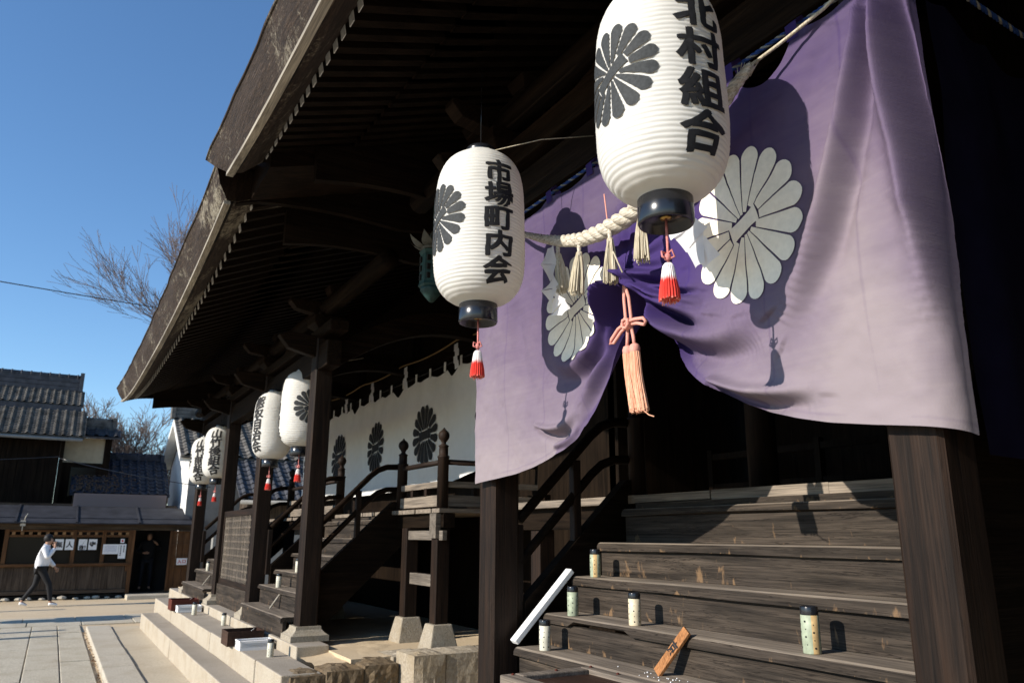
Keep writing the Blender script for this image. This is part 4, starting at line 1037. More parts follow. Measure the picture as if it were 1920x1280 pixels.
leaning_stick((-15.1, 2.42, .875), (-15.02, 2.53, 1.06), .045, .014, 'light wooden tag leaning on the far stairs beyond the lattice panel', wood('pale', 2))
m = MB(); m.bar((-4.30, 2.515, 1.122), (-4.285, 2.925, 1.535), .066, .034, (0, -1, 1)); tag(m.build('white_board', M_white, loc=(-4.29, 2.5, 1.12), bevel=.005), 'white painted board lying up the left edge of the near stairs', 'board')
# offering chest in front of the near stairs
ch = thing('offering_chest', 'low brown wooden chest with a framed lid at the foot of the near stairs', 'chest', (-2.6, 2.2, .62))
m = MB(); m.box(-3.44, -1.75, 1.98, 2.47, .62, 1.05); m.build('body', wood('box', 0), ch, bevel=.01)
m = MB(); zt2 = 1.052
for (x0, x1, y0, y1) in ((-3.47, -1.72, 1.95, 2.03), (-3.47, -1.72, 2.42, 2.49), (-3.47, -3.39, 2.032, 2.418), (-1.80, -1.72, 2.032, 2.418)): m.box(x0, x1, y0, y1, zt2, zt2 + .05)
m.build('lid_frame', wood('tread', 0), ch, bevel=.006)
m = MB(); m.box(-3.388, -1.802, 2.034, 2.416, zt2, zt2 + .028); m.build('lid_panel', wood('box', 0), ch)
for x, y in ((-3.43, 2.00), (-3.43, 2.25), (-3.43, 2.46), (-3.2, 2.455), (-2.9, 2.455), (-2.6, 2.455), (-2.3, 2.455)):
    m = MB(); m.lathe([(.009, 1.101), (.008, 1.107), (.004, 1.110)], (x, y, 0), 8); m.build('nail_head', wood('redbox', 0), ch)
m = MB()
for k in range(26):
    x = random.gauss(-2.95, .16); y = random.uniform(2.50, 2.64); s_ = random.uniform(.0016, .0032); m.box(x - s_, x + s_, y - s_, y + s_, 1.101, 1.101 + s_ * 1.6)
tag(m.build('rice_grains', M_white), kind='stuff')
# boxes and baskets on the stone step
def openbox(loc, w, d, h, mt, label, slip):
    T = thing('wooden_box', label, 'box', loc); m = MB(); t = .014; x, y, z = loc
    m.box(x - w / 2, x + w / 2, y - d / 2, y - d / 2 + t, z, z + h); m.box(x - w / 2, x + w / 2, y + d / 2 - t, y + d / 2, z, z + h)
    m.box(x - w / 2, x - w / 2 + t, y - d / 2 + t, y + d / 2 - t, z, z + h); m.box(x + w / 2 - t, x + w / 2, y - d / 2 + t, y + d / 2 - t, z, z + h); m.box(x - w / 2 + t, x + w / 2 - t, y - d / 2 + t, y + d / 2 - t, z, z + .01)
    m.build('box_sides', mt, T, bevel=.003)
    m = MB(); m.bar((x - .02, y - .01, z + h * .35), (x + .05, y + d * .30, z + h + .015), .05, .003); m.build('paper_slip', M_white, T)
    return T
openbox((-9.62, 2.03, .542), .36, .40, .155, wood('box', 0), 'dark brown open wooden box on the stone step near the pillar', 1)
openbox((-14.35, 2.03, .542), .40, .42, .17, wood('redbox', 0), 'reddish brown open wooden box far along the stone step', 1)
def basket(loc, label):
    T = thing('plastic_basket', label, 'basket', loc); x, y, z = loc; w, d, h, t = .25, .36, .095, .006; m = MB()
    m.box(x - w / 2, x + w / 2, y - d / 2, y + d / 2, z, z + .006)
    for (a, b, c, e) in ((x - w / 2, x + w / 2, y - d / 2, y - d / 2 + t), (x - w / 2, x + w / 2, y + d / 2 - t, y + d / 2), (x - w / 2, x - w / 2 + t, y - d / 2 + t, y + d / 2 - t), (x + w / 2 - t, x + w / 2, y - d / 2 + t, y + d / 2 - t)):
        m.box(a, b, c, e, z + .006, z + .03); m.box(a - .003, b + .003, c - .003, e + .003, z + h - .012, z + h)
        L = max(b - a, e - c); n = int(L / .011)
        for k in range(n):
            p = (k + .5) / n
            if b - a > e - c: m.box(a + (b - a) * p - .0032, a + (b - a) * p + .0032, c, e, z + .03, z + h - .012)
            else: m.box(a, b, c + (e - c) * p - .0032, c + (e - c) * p + .0032, z + .03, z + h - .012)
    m.build('basket_body', M_white, T)
    m = MB(); m.box(x - w / 2 + .01, x + w / 2 - .01, y - d / 2 + .012, y + d / 2 - .012, z + .01, z + .074); m.build('candles', M_white, T)
basket((-9.17, 2.07, .542), 'white plastic basket beside the dark brown box on the stone step')
basket((-13.95, 2.06, .542), 'white plastic basket beside the reddish box far along the step')
# bronze lantern hanging between the two roofs
gl = thing('bronze_lantern', 'green weathered bronze hanging lantern with lotus petals, half hidden behind a paper lantern', 'bronze lantern', (-5.78, 2.55, 3.8))
M_verd = simple('verdigris', (.018, .05, .047), .6, .4, 20, .3); M_lot = simple('pale_bronze', (.07, .07, .06), .6, .3, 20, .2)
c0 = (-5.78, 2.55, 3.80)
m = MB(); m.lathe([(.10, 0), (.12, .02), (.11, .05), (.105, .30), (.12, .33), (.10, .34)], c0, 6, smooth=False); m.build('fire_box', M_verd, gl)
m = MB()
for k in range(6):
    a = k * math.pi / 3 + .26
    for zz in (.09, .17, .25): m = MB(); m.frus(c0[0] + .095 * math.cos(a), c0[1] + .095 * math.sin(a), c0[2] + zz - .025, c0[2] + zz + .025, .014, .014, .014, .014); m.build('opening', M_interior, gl)
m = MB()
for k in range(8):
    a = k * math.pi / 4; q = []
    for t in np.linspace(0, 1, 6): r = .10 + .12 * t; w = .05 * math.sin(math.pi * min(1, t * .8 + .2)); q.append([(c0[0] + r * math.cos(a + s_ * w / r), c0[1] + r * math.sin(a + s_ * w / r), c0[2] + .36 + .10 * t * t) for s_ in (-1, 0, 1)])
    m.grid(q)
m.lathe([(.11, .34), (.10, .40), (.04, .46), (.02, .52)], c0, 12); m.build('lotus_roof', M_lot, gl)
m = MB(); m.lathe([(.02, -.12), (.07, -.06), (.10, -.02), (.10, 0)], c0, 12); m.build('base', M_verd, gl)
m = MB(); m.tube([(c0[0], c0[1], c0[2] + .5), (c0[0], c0[1], 4.75)], .006, 5); m.build('chain', M_verd, gl)

# ------------------------------------------------------------------ buildings at the end of the path
def tile_roof(name, par, e0, e1, up, ncol, nrow, mt, ridge_h=.05, cap=True):
    """pantile slope: eave from e0 to e1, 'up' = vector from eave to ridge"""
    e0 = np.array(e0, float); e1 = np.array(e1, float); up = np.array(up, float); ax = e1 - e0; n = np.cross(ax, up); n /= np.linalg.norm(n); n = n if n[2] > 0 else -n
    cs = 8; U = np.linspace(0, ncol, ncol * cs + 1); rows = []
    for r in range(nrow):
        for f in (0, .02, .5, .98): rows.append((r + f, f))
    P = np.zeros((len(rows), len(U), 3))
    for i, (v, f) in enumerate(rows):
        for j, u in enumerate(U):
            ph = u % 1.0; h = ridge_h * max(0, math.cos((ph - .5) * math.pi / .42)) ** .8 if abs(ph - .5) < .21 else -.010 * math.sin(ph * 2 * math.pi) ** 2 * .5
            st = .030 * (1 - f) + .004 * float(vnoise(np.array(np.floor(u) * 1.7 + .3), np.array(np.floor(v) * 1.3 + .2), 77))
            P[i, j] = e0 + ax * (u / ncol) + up * (v / nrow) + n * (h + st)
    m = MB(); m.grid(P, smooth=False); th = n * .07
    m.hexa([e0 - th, e1 - th, e1 + up - th, e0 + up - th, e0 - n * .012, e1 - n * .012, e1 + up - n * .012, e0 + up - n * .012])
    return m.build(name, mt, par)
def ridge(par, a, b, h, w, mt, nt=12):
    m = MB(); a = np.array(a, float); b = np.array(b, float)
    for k, (hh, ww) in enumerate(((0, w), (.10 * 1, w * .85), (.2, w * .7))):
        z = hh * h / .3; m.bar(a + [0, 0, z], b + [0, 0, z], ww, h / 3 * .9)
    m.tube([a + [0, 0, h * .9], b + [0, 0, h * .9]], w * .32, 8)
    for k in range(nt):
        p = a + (b - a) * (k + .5) / nt; m.tube([p + [0, 0, h * .9] - (b - a) / np.linalg.norm(b - a) * .02, p + [0, 0, h * .9] + (b - a) / np.linalg.norm(b - a) * .02], w * .40, 8)
    m.frus(b[0], b[1], b[2] - .08, b[2] + h * 1.25, w * .75, .06, w * .55, .06); return m.build('ridge', mt, par)
# kiosk
K = thing('shop_stall', 'low dark wooden stall with counter windows under a metal lean-to roof', 'stall', (-25.6, 1.0, 0))
XK = -25.5
def planks(par, name, xf, y0, y1, z0, z1, mt, t=.03, lens=(.14, .24)):
    m = MB(); y = y0
    while y < y1 - .01:
        L = min(random.uniform(*lens), y1 - y); m.box(xf - t - random.uniform(0, .006), xf + random.uniform(0, .008), y + .003, y + L - .003, z0, z1); y += L
    return m.build(name, mt, par)
planks(K, 'plank_wall', XK, -3.4, 2.02, .24, .87, wood('board', 2))
m = MB(); m.box(XK - .06, XK + .04, -3.4, 2.02, .14, .235); m.build('ground_sill', wood('board', 1), K)
m = MB(); m.box(XK - .25, XK + .10, -3.0, 2.05, .875, .95); m.build('counter', wood('door', 1), K, bevel=.01)
m = MB(); m.box(XK - .06, XK + .03, -3.4, 3.7, 1.86, 2.08); m.build('lintel', wood('board', 1), K)
m = MB(); m.box(XK - .05, XK + .05, -1.0, 2.1, 1.66, 1.72); m.box(XK - .05, XK + .05, -1.0, 2.1, 1.80, 1.85); m.build('window_rail', wood('door', 1), K)
for y in (-1.06, .56, 1.30, 2.05): 
    m = MB(); m.box(XK - .05, XK + .055, y - .05, y + .05, .86 if y < 2 else .1, 1.86); m.build('window_post', wood('door', 2), K)
m = MB(); m.box(XK - .02, XK + .045, 1.93, 2.10, .72, 1.86); m.build('door_jamb', wood('door', 2), K)
M_glass, nt_, b_ = mat('window_glass', .12, (.014, .012, .010), 0, .12)
for a, b in ((-1.0, .5), (.62, 1.25), (1.36, 1.93)):
    m = MB(); m.box(XK - .03, XK - .022, a, b, .955, 1.66); m.build('window_pane', M_glass, K)
M_charm = simple('charm_wood', (.22, .12, .05), .6, .5, 4, 0)
for k in range(15): m = MB(); m.box(XK - .03, XK + .052, -.95 + k * .2, -.87 + k * .2, 1.722, 1.797); m.build('wooden_charm', M_charm, K)
m = MB(); m.box(XK - 2.4, XK - .07, -3.4, 3.75, .0, .1); m.box(XK - 2.5, XK - 2.4, -3.4, 3.75, 0, 2.5); m.box(XK - 2.4, XK - .06, 3.7, 3.78, 0, 2.3); m.box(XK - 2.4, XK - .06, -3.45, -3.4, 0, 2.3); m.box(XK - 1.3, XK - 1.22, 2.1, 3.2, .1, 2.0); m.build('inner_wall', M_interior, K)
m = MB()
for k in range(9): m.box(XK - .3 - random.random() * .3, XK - .12, -.9 + k * .31, -.9 + k * .31 + random.uniform(.08, .22), .955, .98 + random.uniform(.05, .3))
m.build('goods', simple('goods', (.2, .17, .13), .7, .8, 2.2, 0), K)
m = MB(); m.add([(XK + .42, -3.6, 2.02), (XK + .42, 3.62, 2.02), (XK - 1.3, 3.45, 2.52), (XK - 1.3, -3.6, 2.52), (XK + .42, -3.6, 2.05), (XK + .42, 3.62, 2.05), (XK - 1.3, 3.45, 2.55), (XK - 1.3, -3.6, 2.55)], [(0, 1, 2, 3), (7, 6, 5, 4), (0, 4, 5, 1), (1, 5, 6, 2), (2, 6, 7, 3), (3, 7, 4, 0)])
for y in (-1.9, -.9, .55, 2.15):
    m.bar((XK + .43, y, 2.065), (XK - 1.3, y + .0, 2.565), .05, .03)
m.bar((XK + .0, -3.6, 2.18), (XK + .0, 3.6, 2.18), .03, .014); m.build('metal_roof', simple('roof_sheet', (.035, .036, .042), .7, .3, 3, .05, 0, .12), K)
m = MB(); m.box(XK - 1.32, XK - 1.29, .42, 2.95, 2.53, 2.93); 
for y in np.linspace(.42, 2.95, 60): m.box(XK - 1.288, XK - 1.28, y, y + .016, 2.53, 2.93)
m.build('clear_panel', M_polycarb, K)
m = MB(); m.box(XK - 1.6, XK - 1.34, -3.5, 3.3, 2.3, 2.62); m.build('roof_flashing', wood('board', 1), K)
dl = bpy.data.objects.new('sliding_door', None); COL.objects.link(dl); dl.parent = K
planks(dl, 'door_boards', XK + .07, 3.08, 3.62, .16, 1.84, wood('door', 2), .03, (.12, .2))
m = MB()
for z in (.18, .78, 1.10, 1.45, 1.82): m.box(XK + .08, XK + .115, 3.06, 3.64, z - .02, z + .02)
for y in (3.06, 3.62): m.box(XK + .08, XK + .12, y - .03, y + .03, .14, 1.85)
m.build('door_frame', wood('door', 2), dl)
m = MB(); m.box(XK + .12, XK + .9, 2.0, 3.2, -.05, .10); tag(m.build('door_step', M_kerb, loc=(XK + .5, 2.6, 0), bevel=.015), 'pale stone slab before the dark doorway of the stall', 'door step')
for k in range(20):
    y = -3.3 + k * .27 + random.uniform(-.05, .05); s_ = random.uniform(.07, .14); m = MB()
    m.lathe([(s_ * .6, 0), (s_, s_ * .35), (s_ * .8, s_ * .7), (s_ * .2, s_ * .85)], (XK + .02 + random.uniform(-.03, .06), y, -.02), 7, smooth=False)
    tag(m.build('footing_stone', M_kerb, loc=(XK, y, 0)), 'rounded stone in the row along the foot of the stall', 'stone', 'stones along the foot of the stall')
def paper(y, z, w, h, label, chars, col=M_white, ink=M_ink, x=XK + .062, off=.028, vert=False, csz=None):
    m = MB(); m.box(x, x + .004, y - w / 2, y + w / 2, z - h / 2, z + h / 2); p = tag(m.build('paper_notice', col, loc=(x, y, z)), label, 'notice')
    if chars:
        m = MB(); n = len(chars)
        for i, c in enumerate(chars):
            vs, fs = glyph(c, off, (1, 1)); s_ = csz or min(w, h) * .82 / (1 if n == 1 else 1)
            cy, cz = (y + (i - (n - 1) / 2) * s_ * 1.1, z) if not vert else (y, z - (i - (n - 1) / 2) * s_ * 1.15)
            m.add([(x + .0065, cy + v[0] * s_, cz + v[1] * s_) for v in vs], fs)
        m.build('lettering', ink, p, fixn=False)
    return p
M_red = simple('red_ink', (.55, .03, .03), .6, .1, 40, 0)
paper(.20, 1.46, .21, .29, 'first of the four single character sheets in the stall window, nearest the walking man', '無')
paper(.455, 1.46, .21, .29, 'second of the four single character sheets, the simple two stroke character', '人')
paper(.78, 1.46, .21, .29, 'third of the four single character sheets, left of the window post gap', '御')
paper(1.03, 1.46, .21, .29, 'last of the four single character sheets, furthest from the walking man', '守')
p = paper(1.50, 1.33, .40, .27, 'landscape sheet of fine vertical writing in the stall window', '')
m = MB()
for k in range(9): m.box(XK + .0665, XK + .068, 1.36 + k * .034, 1.366 + k * .034, 1.24 + .02 * (k % 3 == 1), 1.43)
m.build('lettering', simple('blue_ink', (.12, .13, .30), .7, .1, 30, 0), p)
p = paper(1.80, 1.27, .19, .40, 'upright sheet with two columns of writing at the right of the stall window', '')
m = MB()
for k in range(6):
    for y in (1.76, 1.84):
        if y > 1.8 and k > 3: continue
        m.box(XK + .0665, XK + .068, y - .016, y + .016, 1.40 - k * .05, 1.43 - k * .05)
m.build('lettering', M_ink, p)
paper(1.78, 1.56, .10, .11, 'small white notice with a red mark, above the upright sheet', '●', M_white, M_red, csz=.07)
paper(3.42, .97, .29, .19, 'white sign reading 入口 in red on the sliding door', '入口', M_white, M_red, XK + .122, csz=.115)
# lamp and meter box on the stall roof edge
m = MB(); m.box(XK + .30, XK + .40, -.78, -.66, 1.95, 2.10); m.tube([(XK + .35, -.70, 2.10), (XK + .35, -.68, 2.2), (XK + .33, -.64, 2.28)], .012, 6); m.tube([(XK + .35, -.72, 1.95), (XK + .35, -.72, 1.82)], .015, 6)
tag(m.build('meter_box', M_kerb, loc=(XK + .35, -.72, 2)), 'small grey electric box with a bent pipe on the stall roof edge', 'electric box')

# house behind the stall
Hs = thing('tiled_house', 'old dark boarded house with two tiers of grey roof tiles behind the stall', 'house', (-29, -3, 0))
planks(Hs, 'wall', -27.9, -9, .0, 0, 4.62, wood('dark', 2), .06, (.12, .2))
m = MB(); m.box(-33, -27.97, -9, -.14, 0, 4.6); m.build('inner_wall', M_interior, Hs)
tile_roof('lower_roof', Hs, (-27.3, -9, 4.66), (-27.3, .50, 4.66), (-1.3, 0, .95), 40, 15, M_tile, .045)
m = MB(); m.tube([(-27.28, -9, 4.60), (-27.28, .45, 4.56)], .05, 8); m.build('gutter', M_greyplaster, Hs)
m = MB(); m.box(-28.75, -28.62, -9, .32, 5.55, 5.78); m.build('roof_band', M_tiledark, Hs)
tile_roof('upper_roof', Hs, (-28.65, -9, 5.80), (-28.65, .36, 5.80), (-.9, 0, .62), 48, 8, M_tile, .042)
ridge(Hs, (-29.6, -9, 6.46), (-29.6, .22, 6.46), .46, .30, M_tiledark, 34)
m = MB(); m.hexa([(-33.5, -9, 4.5), (-29.6, -9, 6.2), (-29.6, .2, 6.2), (-33.5, .2, 4.5), (-33.5, -9, 4.6), (-29.6, -9, 6.4), (-29.6, .2, 6.4), (-33.5, .2, 4.6)]); m.build('rear_roof', M_tiledark, Hs)
# small wing with cream wall
Wg = thing('side_wing', 'small cream walled wing with a short tiled roof, right of the old house', 'house', (-29, .6, 0))
m = MB(); m.box(-31, -28.4, -.1, 1.12, 2.2, 4.75); m.build('wall', simple('cream_plaster', (.36, .31, .22), .9, .1, 6, .1), Wg)
m = MB(); m.box(-28.39, -28.36, -.1, 1.15, 2.2, 3.95); m.box(-31, -28.37, 1.13, 1.32, 2.2, 4.75); m.build('board_wall', wood('dark', 2), Wg)
tile_roof('roof', Wg, (-28.0, .1, 4.78), (-28.0, 1.55, 4.78), (-.75, 0, .32), 5, 4, M_tiledark, .05)
ridge(Wg, (-28.85, .1, 5.12), (-28.85, 1.35, 5.12), .30, .26, M_tile, 4)
m = MB(); m.box(-28.36, -28.34, .25, .95, 2.9, 3.8); m.build('window', M_glass, Wg)
# low dark blue tiled roof behind the stall
Bl = thing('blue_roofed_shed', 'low shed with dark blue pantiles strewn with dead leaves behind the stall', 'shed', (-28.5, 2.4, 0))
tile_roof('roof', Bl, (-27.35, .3, 2.95), (-27.35, 3.12, 2.95), (-2.2, 0, 1.25), 11, 10, M_bluetile, .05)
m = MB(); m.box(-30, -27.7, .4, 3.1, 0, 2.95); m.build('wall', wood('board', 2), Bl)
ridge(Bl, (-29.6, .3, 4.22), (-29.6, 3.0, 4.22), .16, .24, M_bluetile, 12)
m = MB()
for k in range(520):
    y = random.triangular(.3, 2.3, .5); t = random.uniform(.02, .8) * random.random() ** .3; x = -27.35 - 2.2 * t; z = 2.95 + 1.25 * t + .06; s_ = random.uniform(.02, .05); a = random.uniform(0, 3)
    m.add([(x - s_, y, z - .02), (x, y - s_ * .6, z + .01), (x + s_, y + .01, z - .02), (x, y + s_ * .6, z + .015)], [(0, 1, 2, 3)])
m.build('roof_leaves', simple('leaf_dull', (.10, .06, .035), .9, .5, 30, 0), Bl)['kind'] = 'stuff'
# white storehouse
Ku = thing('white_storehouse', 'white plastered storehouse with grey pantile roof at the end of the porch', 'storehouse', (-30, 6, 0))
yg = 3.47; apx = (-28.5, 5.55); el, er = (-31.2, 4.22), (-25.8, 4.10)
m = MB(); m.prism([(-30.8, 0), (-26.1, 0), (-26.1, 4.05), (-28.5, 5.35), (-30.8, 4.15)], 1, yg, 12.0)
o = m.build('wall', [M_plaster, M_greyplaster], Ku)
for p_ in o.data.polygons:
    if p_.normal.x > .9: p_.material_index = 1  # shade on the white +X wall is put in as grey plaster
m = MB()
for (a, b) in ((el, apx), (apx, er)):
    m.hexa([(a[0], yg - .36, a[1] - .16), (b[0], yg - .36, b[1] - .16), (b[0], yg, b[1] - .16), (a[0], yg, a[1] - .16), (a[0], yg - .36, a[1] + .02), (b[0], yg - .36, b[1] + .02), (b[0], yg, b[1] + .02), (a[0], yg, a[1] + .02)])
m.build('barge', M_plaster, Ku)
tile_roof('roof', Ku, (er[0] + .15, 12.2, er[1] + .0), (er[0] + .15, yg - .34, er[1] + .0), (apx[0] - er[0] - .15, 0, apx[1] - er[1] + .08), 24, 13, M_tile, .07)
tile_roof('roof', Ku, (el[0] - .15, yg - .34, el[1]), (el[0] - .15, 12.2, el[1]), (apx[0] - el[0] + .15, 0, apx[1] - el[1] + .08), 24, 6, M_tile, .07)
ridge(Ku, (-28.5, 12.2, 5.68), (-28.5, yg - .40, 5.68), .4, .32, M_tile, 20)
# lower wing of the storehouse behind the far stairs
Lw = thing('lean_to', 'low grey tiled lean-to with light gutter behind the far porch', 'lean-to', (-24, 8, 0))
m = MB(); m.box(-25.7, -24.6, 5.0, 11, 0, 3.2); m.build('wall', wood('board', 2), Lw)
tile_roof('roof', Lw, (-23.6, 11.5, 2.75), (-23.6, 4.6, 2.75), (-2.2, 0, 1.35), 22, 9, M_tiledark, .06)
m = MB(); m.tube([(-23.55, 11.5, 2.70), (-23.55, 4.6, 2.66)], .06, 8); m.build('gutter', M_greyplaster, Lw)
# grey stone wall behind the far posts
m = MB(); m.box(-24.2, -23.9, 4.0, 9.5, 0, 1.75); tag(m.build('plastered_wall', M_greyplaster, loc=(-24, 6, 0)), 'grey plastered garden wall seen between the far pillars', 'wall')

# ------------------------------------------------------------------ bare trees
def tree(name, label, base, height, spread, seed, levels=5, lean=(0, 0), trunk=.22, group='bare trees behind the roofs'):
    T = thing(name, label, 'tree', base, group); rr = random.Random(seed); big = MB(); tw = MB()
    def grow(p, d, L, r, lv):
        n = 4 if lv > 1 else 3; pts = [p]; rs = [r]; q = Vector(p); dd = Vector(d)
        for k in range(n):
            dd = (dd + Vector((rr.gauss(0, .13), rr.gauss(0, .13), rr.gauss(.03, .09)))).normalized(); q = q + dd * L / n; pts.append(tuple(q)); rs.append(max(.0085, r * (1 - .45 * (k + 1) / n)))
        (big if lv >= levels - 2 else tw).tube(pts, rs, 6 if lv >= levels - 2 else 3, caps=False)
        if lv == 0: return
        nb = rr.randint(3, 4) if lv >= 2 else rr.randint(3, 5)
        for k in range(nb):
            i = rr.randint(1 if lv < levels else 2, n); b = Vector(pts[i]); a = rr.uniform(0, 6.28); sp = rr.uniform(.45, 1.0) * spread
            side = dd.orthogonal().normalized(); side = Matrix.Rotation(a, 3, dd) @ side
            nd = (dd + side * sp + Vector((0, 0, .12))).normalized(); grow(tuple(b), nd, L * rr.uniform(.55, .80), rs[i] * rr.uniform(.5, .7), lv - 1)
        grow(tuple(q), dd, L * .72, rs[-1], lv - 1)
    grow(base, (lean[0], lean[1], 1), height * .33, trunk, levels)
    big.build('trunk', M_bark, T, fixn=False); tw.build('crown', M_twig, T, fixn=False); return T
tree('bare_tree', 'tall bare twiggy tree rising behind the far end of the thatched roof', (-38, 8.8, 0), 19.0, .55, 5, 6, (-.02, -.03), .34)
tree('bare_tree', 'tall bare tree with upright twigs directly behind the thatched eave', (-39, 4.6, 0), 20.5, .48, 44, 6, (-.01, .02), .3)
tree('bare_tree', 'slender bare tree with dense twigs tucked behind the far tip of the thatched roof', (-36, 2.9, 0), 17.0, .52, 71, 6, (-.01, .01), .22)
tree('bare_tree', 'low spreading bare tree between the old house and the porch roof', (-36.0, 4.9, 0), 9.0, .95, 33, 6, (.0, -.10), .26)
tree('bare_tree', 'bare tree with fine twigs standing beyond the storehouse roof, seen under the beams', (-36, 9.5, 0), 10, .9, 21, 5, (0, 0), .22)
# wires
def wire(pts, r, label, sag=.2):
    a, b = Vector(pts[0]), Vector(pts[1]); m = MB(); P = []
    for t in np.linspace(0, 1, 14): p = a + (b - a) * t; P.append((p.x, p.y, p.z - sag * 4 * t * (1 - t)))
    m.tube(P, r, 5); return tag(m.build('overhead_wire', M_black, loc=pts[0]), label, 'wire')
wire([(-30, -14, 10.6), (-34, 9, 10.75)], .02, 'thin dark overhead wire crossing the sky at left', .15)
wire([(-27.0, -.1, 3.95), (-25.3, 4.0, 3.15)], .012, 'wire running from the old house down to the storehouse', .08)
wire([(-27.0, -9, 3.7), (-27.0, -.1, 4.0)], .012, 'slack wire along the dark wall of the old house', .2)

# ------------------------------------------------------------------ people
M_skin = simple('skin', (.42, .24, .16), .6, .08, 30, .05)
M_hair = simple('black_hair', (.012, .011, .011), .6, .3, 60, .2)
M_jacket = simple('white_jacket', (.74, .74, .76), .8, .06, 30, .1)
M_trouser = simple('black_trousers', (.012, .012, .014), .8, .2, 30, .1)
M_navy = simple('navy_sweater', (.004, .0045, .007), .8, .2, 30, .1)
M_jean = simple('blue_jeans', (.008, .010, .016), .8, .2, 40, .1)
def skin(name, V, Ed, mt, par, sub=2):
    me = bpy.data.meshes.new(name); me.from_pydata([v[:3] for v in V], Ed, []); o = bpy.data.objects.new(name, me); COL.objects.link(o); o.parent = par
    sk = o.modifiers.new('skin', 'SKIN'); sk.use_smooth_shade = True
    if not me.skin_vertices: me.skin_vertices.new()
    for i, v in enumerate(V):
        r = v[3]; me.skin_vertices[0].data[i].radius = (r, v[4] if len(v) > 4 else r); me.skin_vertices[0].data[i].use_root = (i == 0)
    sd = o.modifiers.new('sub', 'SUBSURF'); sd.levels = sub; sd.render_levels = sub; me.materials.append(mt); return o
def chain(*idx): return [(idx[i], idx[i + 1]) for i in range(len(idx) - 1)]
def person(label, loc, rz, P, top, bottom, shoe):
    T = thing('person', label, 'person', loc); T.rotation_euler = (0, 0, rz)
    # local frame: +y is forward, +x the right-hand side
    hipR, kneeR, ankR, toeR, hipL, kneeL, ankL, toeL = P['legs']; shR, elR, wrR, fgR, shL, elL, wrL, fgL = P['arms']; pl, ch_, nk, hd = P['spine']
    V = [(*pl, .12), (*ch_, .13), (*nk, .052), (hd[0], hd[1] - .005, hd[2] - .07, .075), (hd[0], hd[1], hd[2] + .02, .088), (hd[0], hd[1] - .01, hd[2] + .08, .075),
         (*shR, .058), (*elR, .042), (*wrR, .028), (*fgR, .034), (*shL, .058), (*elL, .042), (*wrL, .028), (*fgL, .034),
         (*hipR, .085), (*kneeR, .056), (*ankR, .038), (*toeR, .032), (*hipL, .085), (*kneeL, .056), (*ankL, .038), (*toeL, .032),
         (hd[0], hd[1] + .098, hd[2] - .005, .014)]
    E = chain(0, 1, 2, 3, 4, 5) + chain(1, 6, 7, 8, 9) + chain(1, 10, 11, 12, 13) + chain(0, 14, 15, 16, 17) + chain(0, 18, 19, 20, 21) + [(4, 22)]
    skin('body', V, E, M_skin, T)
    m = MB()
    for s_ in (-1, 1):
        m.lathe([(.004, -.010), (.011, -.004), (.011, .004), (.004, .010)], (hd[0] + s_ * .034, hd[1] + .080, hd[2] + .018), 8)
    o = m.build('eyes', M_ink); o.parent = T
    for nm, wr, fg in (('fingers', wrR, fgR), ('fingers', wrL, fgL)):
        m = MB(); a = Vector(wr); b = Vector(fg); d = (b - a).normalized(); sd_ = d.cross(Vector((1, 0, .2))).normalized()
        for k in range(4):
            st_ = b + sd_ * (k - 1.5) * .018; L = (.060, .072, .068, .052)[k]; m.tube([st_, st_ + d * L * .5, st_ + d * L * .85 + Vector((-.012, 0, 0))], [.0095, .009, .007], 6)
        st_ = a + d * .03 + sd_ * -.03; m.tube([st_, st_ + d * .035 - sd_ * .018, st_ + d * .062 - sd_ * .02], [.011, .010, .008], 6)
        o = m.build(nm, M_skin); o.parent = T
    def off(p, dx=0, dy=0, dz=0): return (p[0] + dx, p[1] + dy, p[2] + dz)
    hem = (pl[0], pl[1] - .005, pl[2] - .10)
    mid = tuple((a + b) / 2 for a, b in zip(pl, ch_))
    cf = lambda a, b, t: tuple(x + (y - x) * t for x, y in zip(a, b))
    V = [(*hem, .195, .185), (*mid, .185, .175), (*ch_, .175, .16), (*off(nk, 0, 0, -.03), .085), (*off(nk, 0, .005, .035), .072), (*shR, .082), (*elR, .066), (*cf(elR, wrR, .95), .050), (*shL, .082), (*elL, .066), (*cf(elL, wrL, .95), .050)]
    skin('jacket', V, chain(0, 1, 2, 3, 4) + chain(2, 5, 6, 7) + chain(2, 8, 9, 10), top, T)
    V = [(*off(pl, 0, 0, .02), .135, .125), (*hipR, .098), (*kneeR, .070), (*cf(kneeR, ankR, .95), .052), (*hipL, .098), (*kneeL, .070), (*cf(kneeL, ankL, .95), .052)]
    skin('trousers', V, chain(0, 1, 2, 3) + chain(0, 4, 5, 6), bottom, T)
    for an, to in ((ankR, toeR), (ankL, toeL)):
        a, b = Vector(an), Vector(to); d = (b - a); hz = Vector((d.x, d.y, 0)).normalized()
        V = [(*(a - hz * .045 + Vector((0, 0, -.035))), .042, .046), (*(a + hz * .03 + Vector((0, 0, -.030))), .048, .050), (*(a.lerp(b, .75) + Vector((0, 0, -.012))), .044, .034), (*(b + hz * .03 + Vector((0, 0, -.004))), .034, .024)]
        skin('shoe', V, chain(0, 1, 2, 3), shoe, T)
    m = MB(); r = np.random.default_rng(3); P_ = []
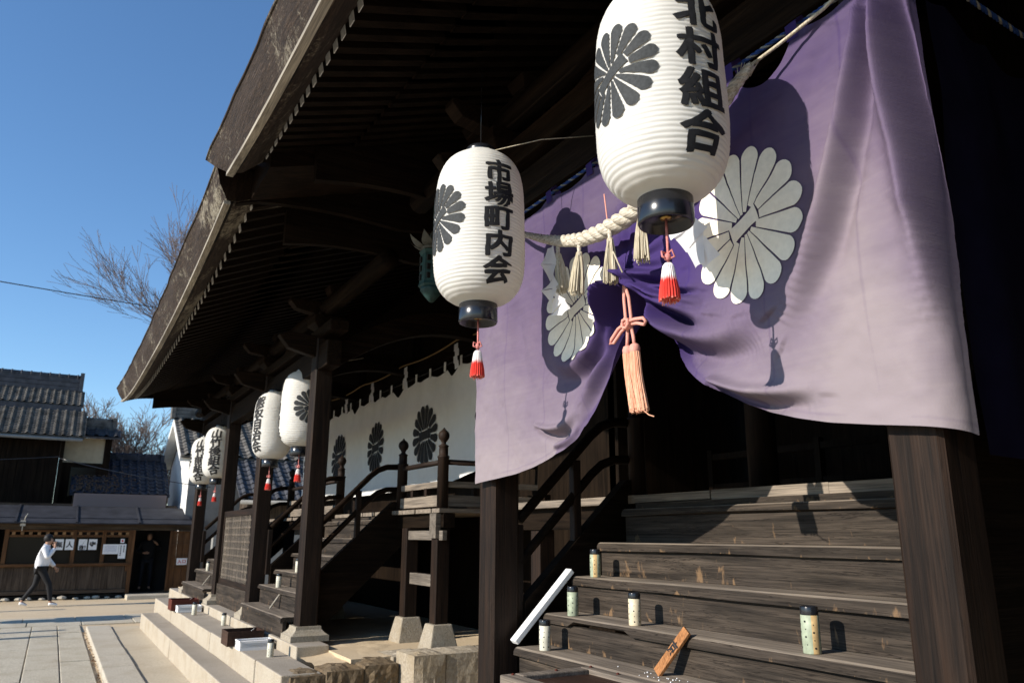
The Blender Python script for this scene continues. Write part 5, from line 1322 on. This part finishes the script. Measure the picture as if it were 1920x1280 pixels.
    for i in range(13):
        ph = math.pi * i / 12; row = []
        for j in range(22):
            th = 2 * math.pi * (j % 21) / 21; f = 1 + .10 * float(vnoise(np.array(i * 1.3), np.array((j % 21) * 1.1), 5)); x = .098 * math.sin(ph) * math.cos(th) * f; y = .112 * math.sin(ph) * math.sin(th) * f - .018; z = .115 * math.cos(ph) * f + .045
            if y > .035 and z < .055: y = .035 - (y - .035) * .3
            if z < -.02: x *= .72; y = min(y, -.02) * .8
            row.append((hd[0] + x, hd[1] + y, hd[2] + z))
        P_.append(row)
    m.grid(P_); o = m.build('hair', M_hair, fixn=True); o.parent = T
    return T
walk = dict(spine=((0, 0, .93), (0, .03, 1.28), (0, .055, 1.47), (0, .085, 1.585)),
  legs=((.09, .02, .88), (.10, .22, .52), (.10, .30, .095), (.10, .44, .045), (-.09, -.02, .88), (-.09, -.08, .50), (-.09, -.33, .115), (-.09, -.21, .04)),
  arms=((.19, .02, 1.40), (.24, .10, 1.15), (.15, .24, 1.42), (.10, .225, 1.52), (-.19, .03, 1.40), (-.22, .12, 1.12), (-.17, .30, .93), (-.16, .34, .86)))
person('man in white jacket and black trousers walking past the stall, hand at his face', (-23.2, -.13, 0), 0.0, walk, M_jacket, M_trouser, M_white)
stand = dict(spine=((0, 0, .93), (0, .0, 1.28), (0, .02, 1.47), (0, .05, 1.585)),
  legs=((.10, 0, .88), (.12, .02, .50), (.13, 0, .09), (.15, .13, .045), (-.10, 0, .88), (-.12, .02, .50), (-.13, 0, .09), (-.15, .13, .045)),
  arms=((.20, 0, 1.40), (.30, .05, 1.16), (.12, .20, 1.10), (.05, .22, 1.10), (-.20, 0, 1.40), (-.31, .0, 1.18), (-.22, .18, 1.36), (-.12, .20, 1.44)))
person('person in a navy sweater and jeans standing in the dark doorway of the stall', (-26.45, 2.58, .10), -math.pi / 2, stand, M_navy, M_jean, M_trouser)
# guessed stone lantern and posts, added out of view to throw the path shadows
sl2 = thing('unseen_stone_lantern', 'grey stone lantern added out of view to shadow the paved path', 'stone lantern', (-19.2, -3.6, 0))
m = MB(); m.frus(-19.2, -3.6, 0, .25, .42, .42, .36, .36); m.lathe([(.17, .25), (.14, .9), (.17, 1.5)], (-19.2, -3.6, 0), 16); m.frus(-19.2, -3.6, 1.5, 1.68, .22, .22, .36, .36); m.frus(-19.2, -3.6, 1.68, 2.1, .24, .24, .24, .24); m.build('shaft', M_slab, sl2)
m = MB(); m.frus(-19.2, -3.6, 2.1, 2.22, .55, .55, .52, .52); m.frus(-19.2, -3.6, 2.22, 2.5, .52, .52, .12, .12); m.lathe([(.10, 2.5), (.14, 2.6), (.02, 2.78)], (-19.2, -3.6, 0), 12); m.build('cap', M_slab, sl2)
for x, y, h, lb in ((-16.3, -2.9, 1.5, 'grey post added out of view to shadow the path, the nearer of two'), (-17.2, -3.3, 1.75, 'grey post added out of view to shadow the path, the farther of two'), (-22.2, -3.2, 1.7, 'grey post added out of view to shadow the stall path')):
    m = MB(); m.lathe([(.09, -.05), (.085, h * .8), (.10, h * .82), (.085, h)], (x, y, 0), 10); tag(m.build('unseen_post', wood('grey', 2), loc=(x, y, 0)), lb, 'post')
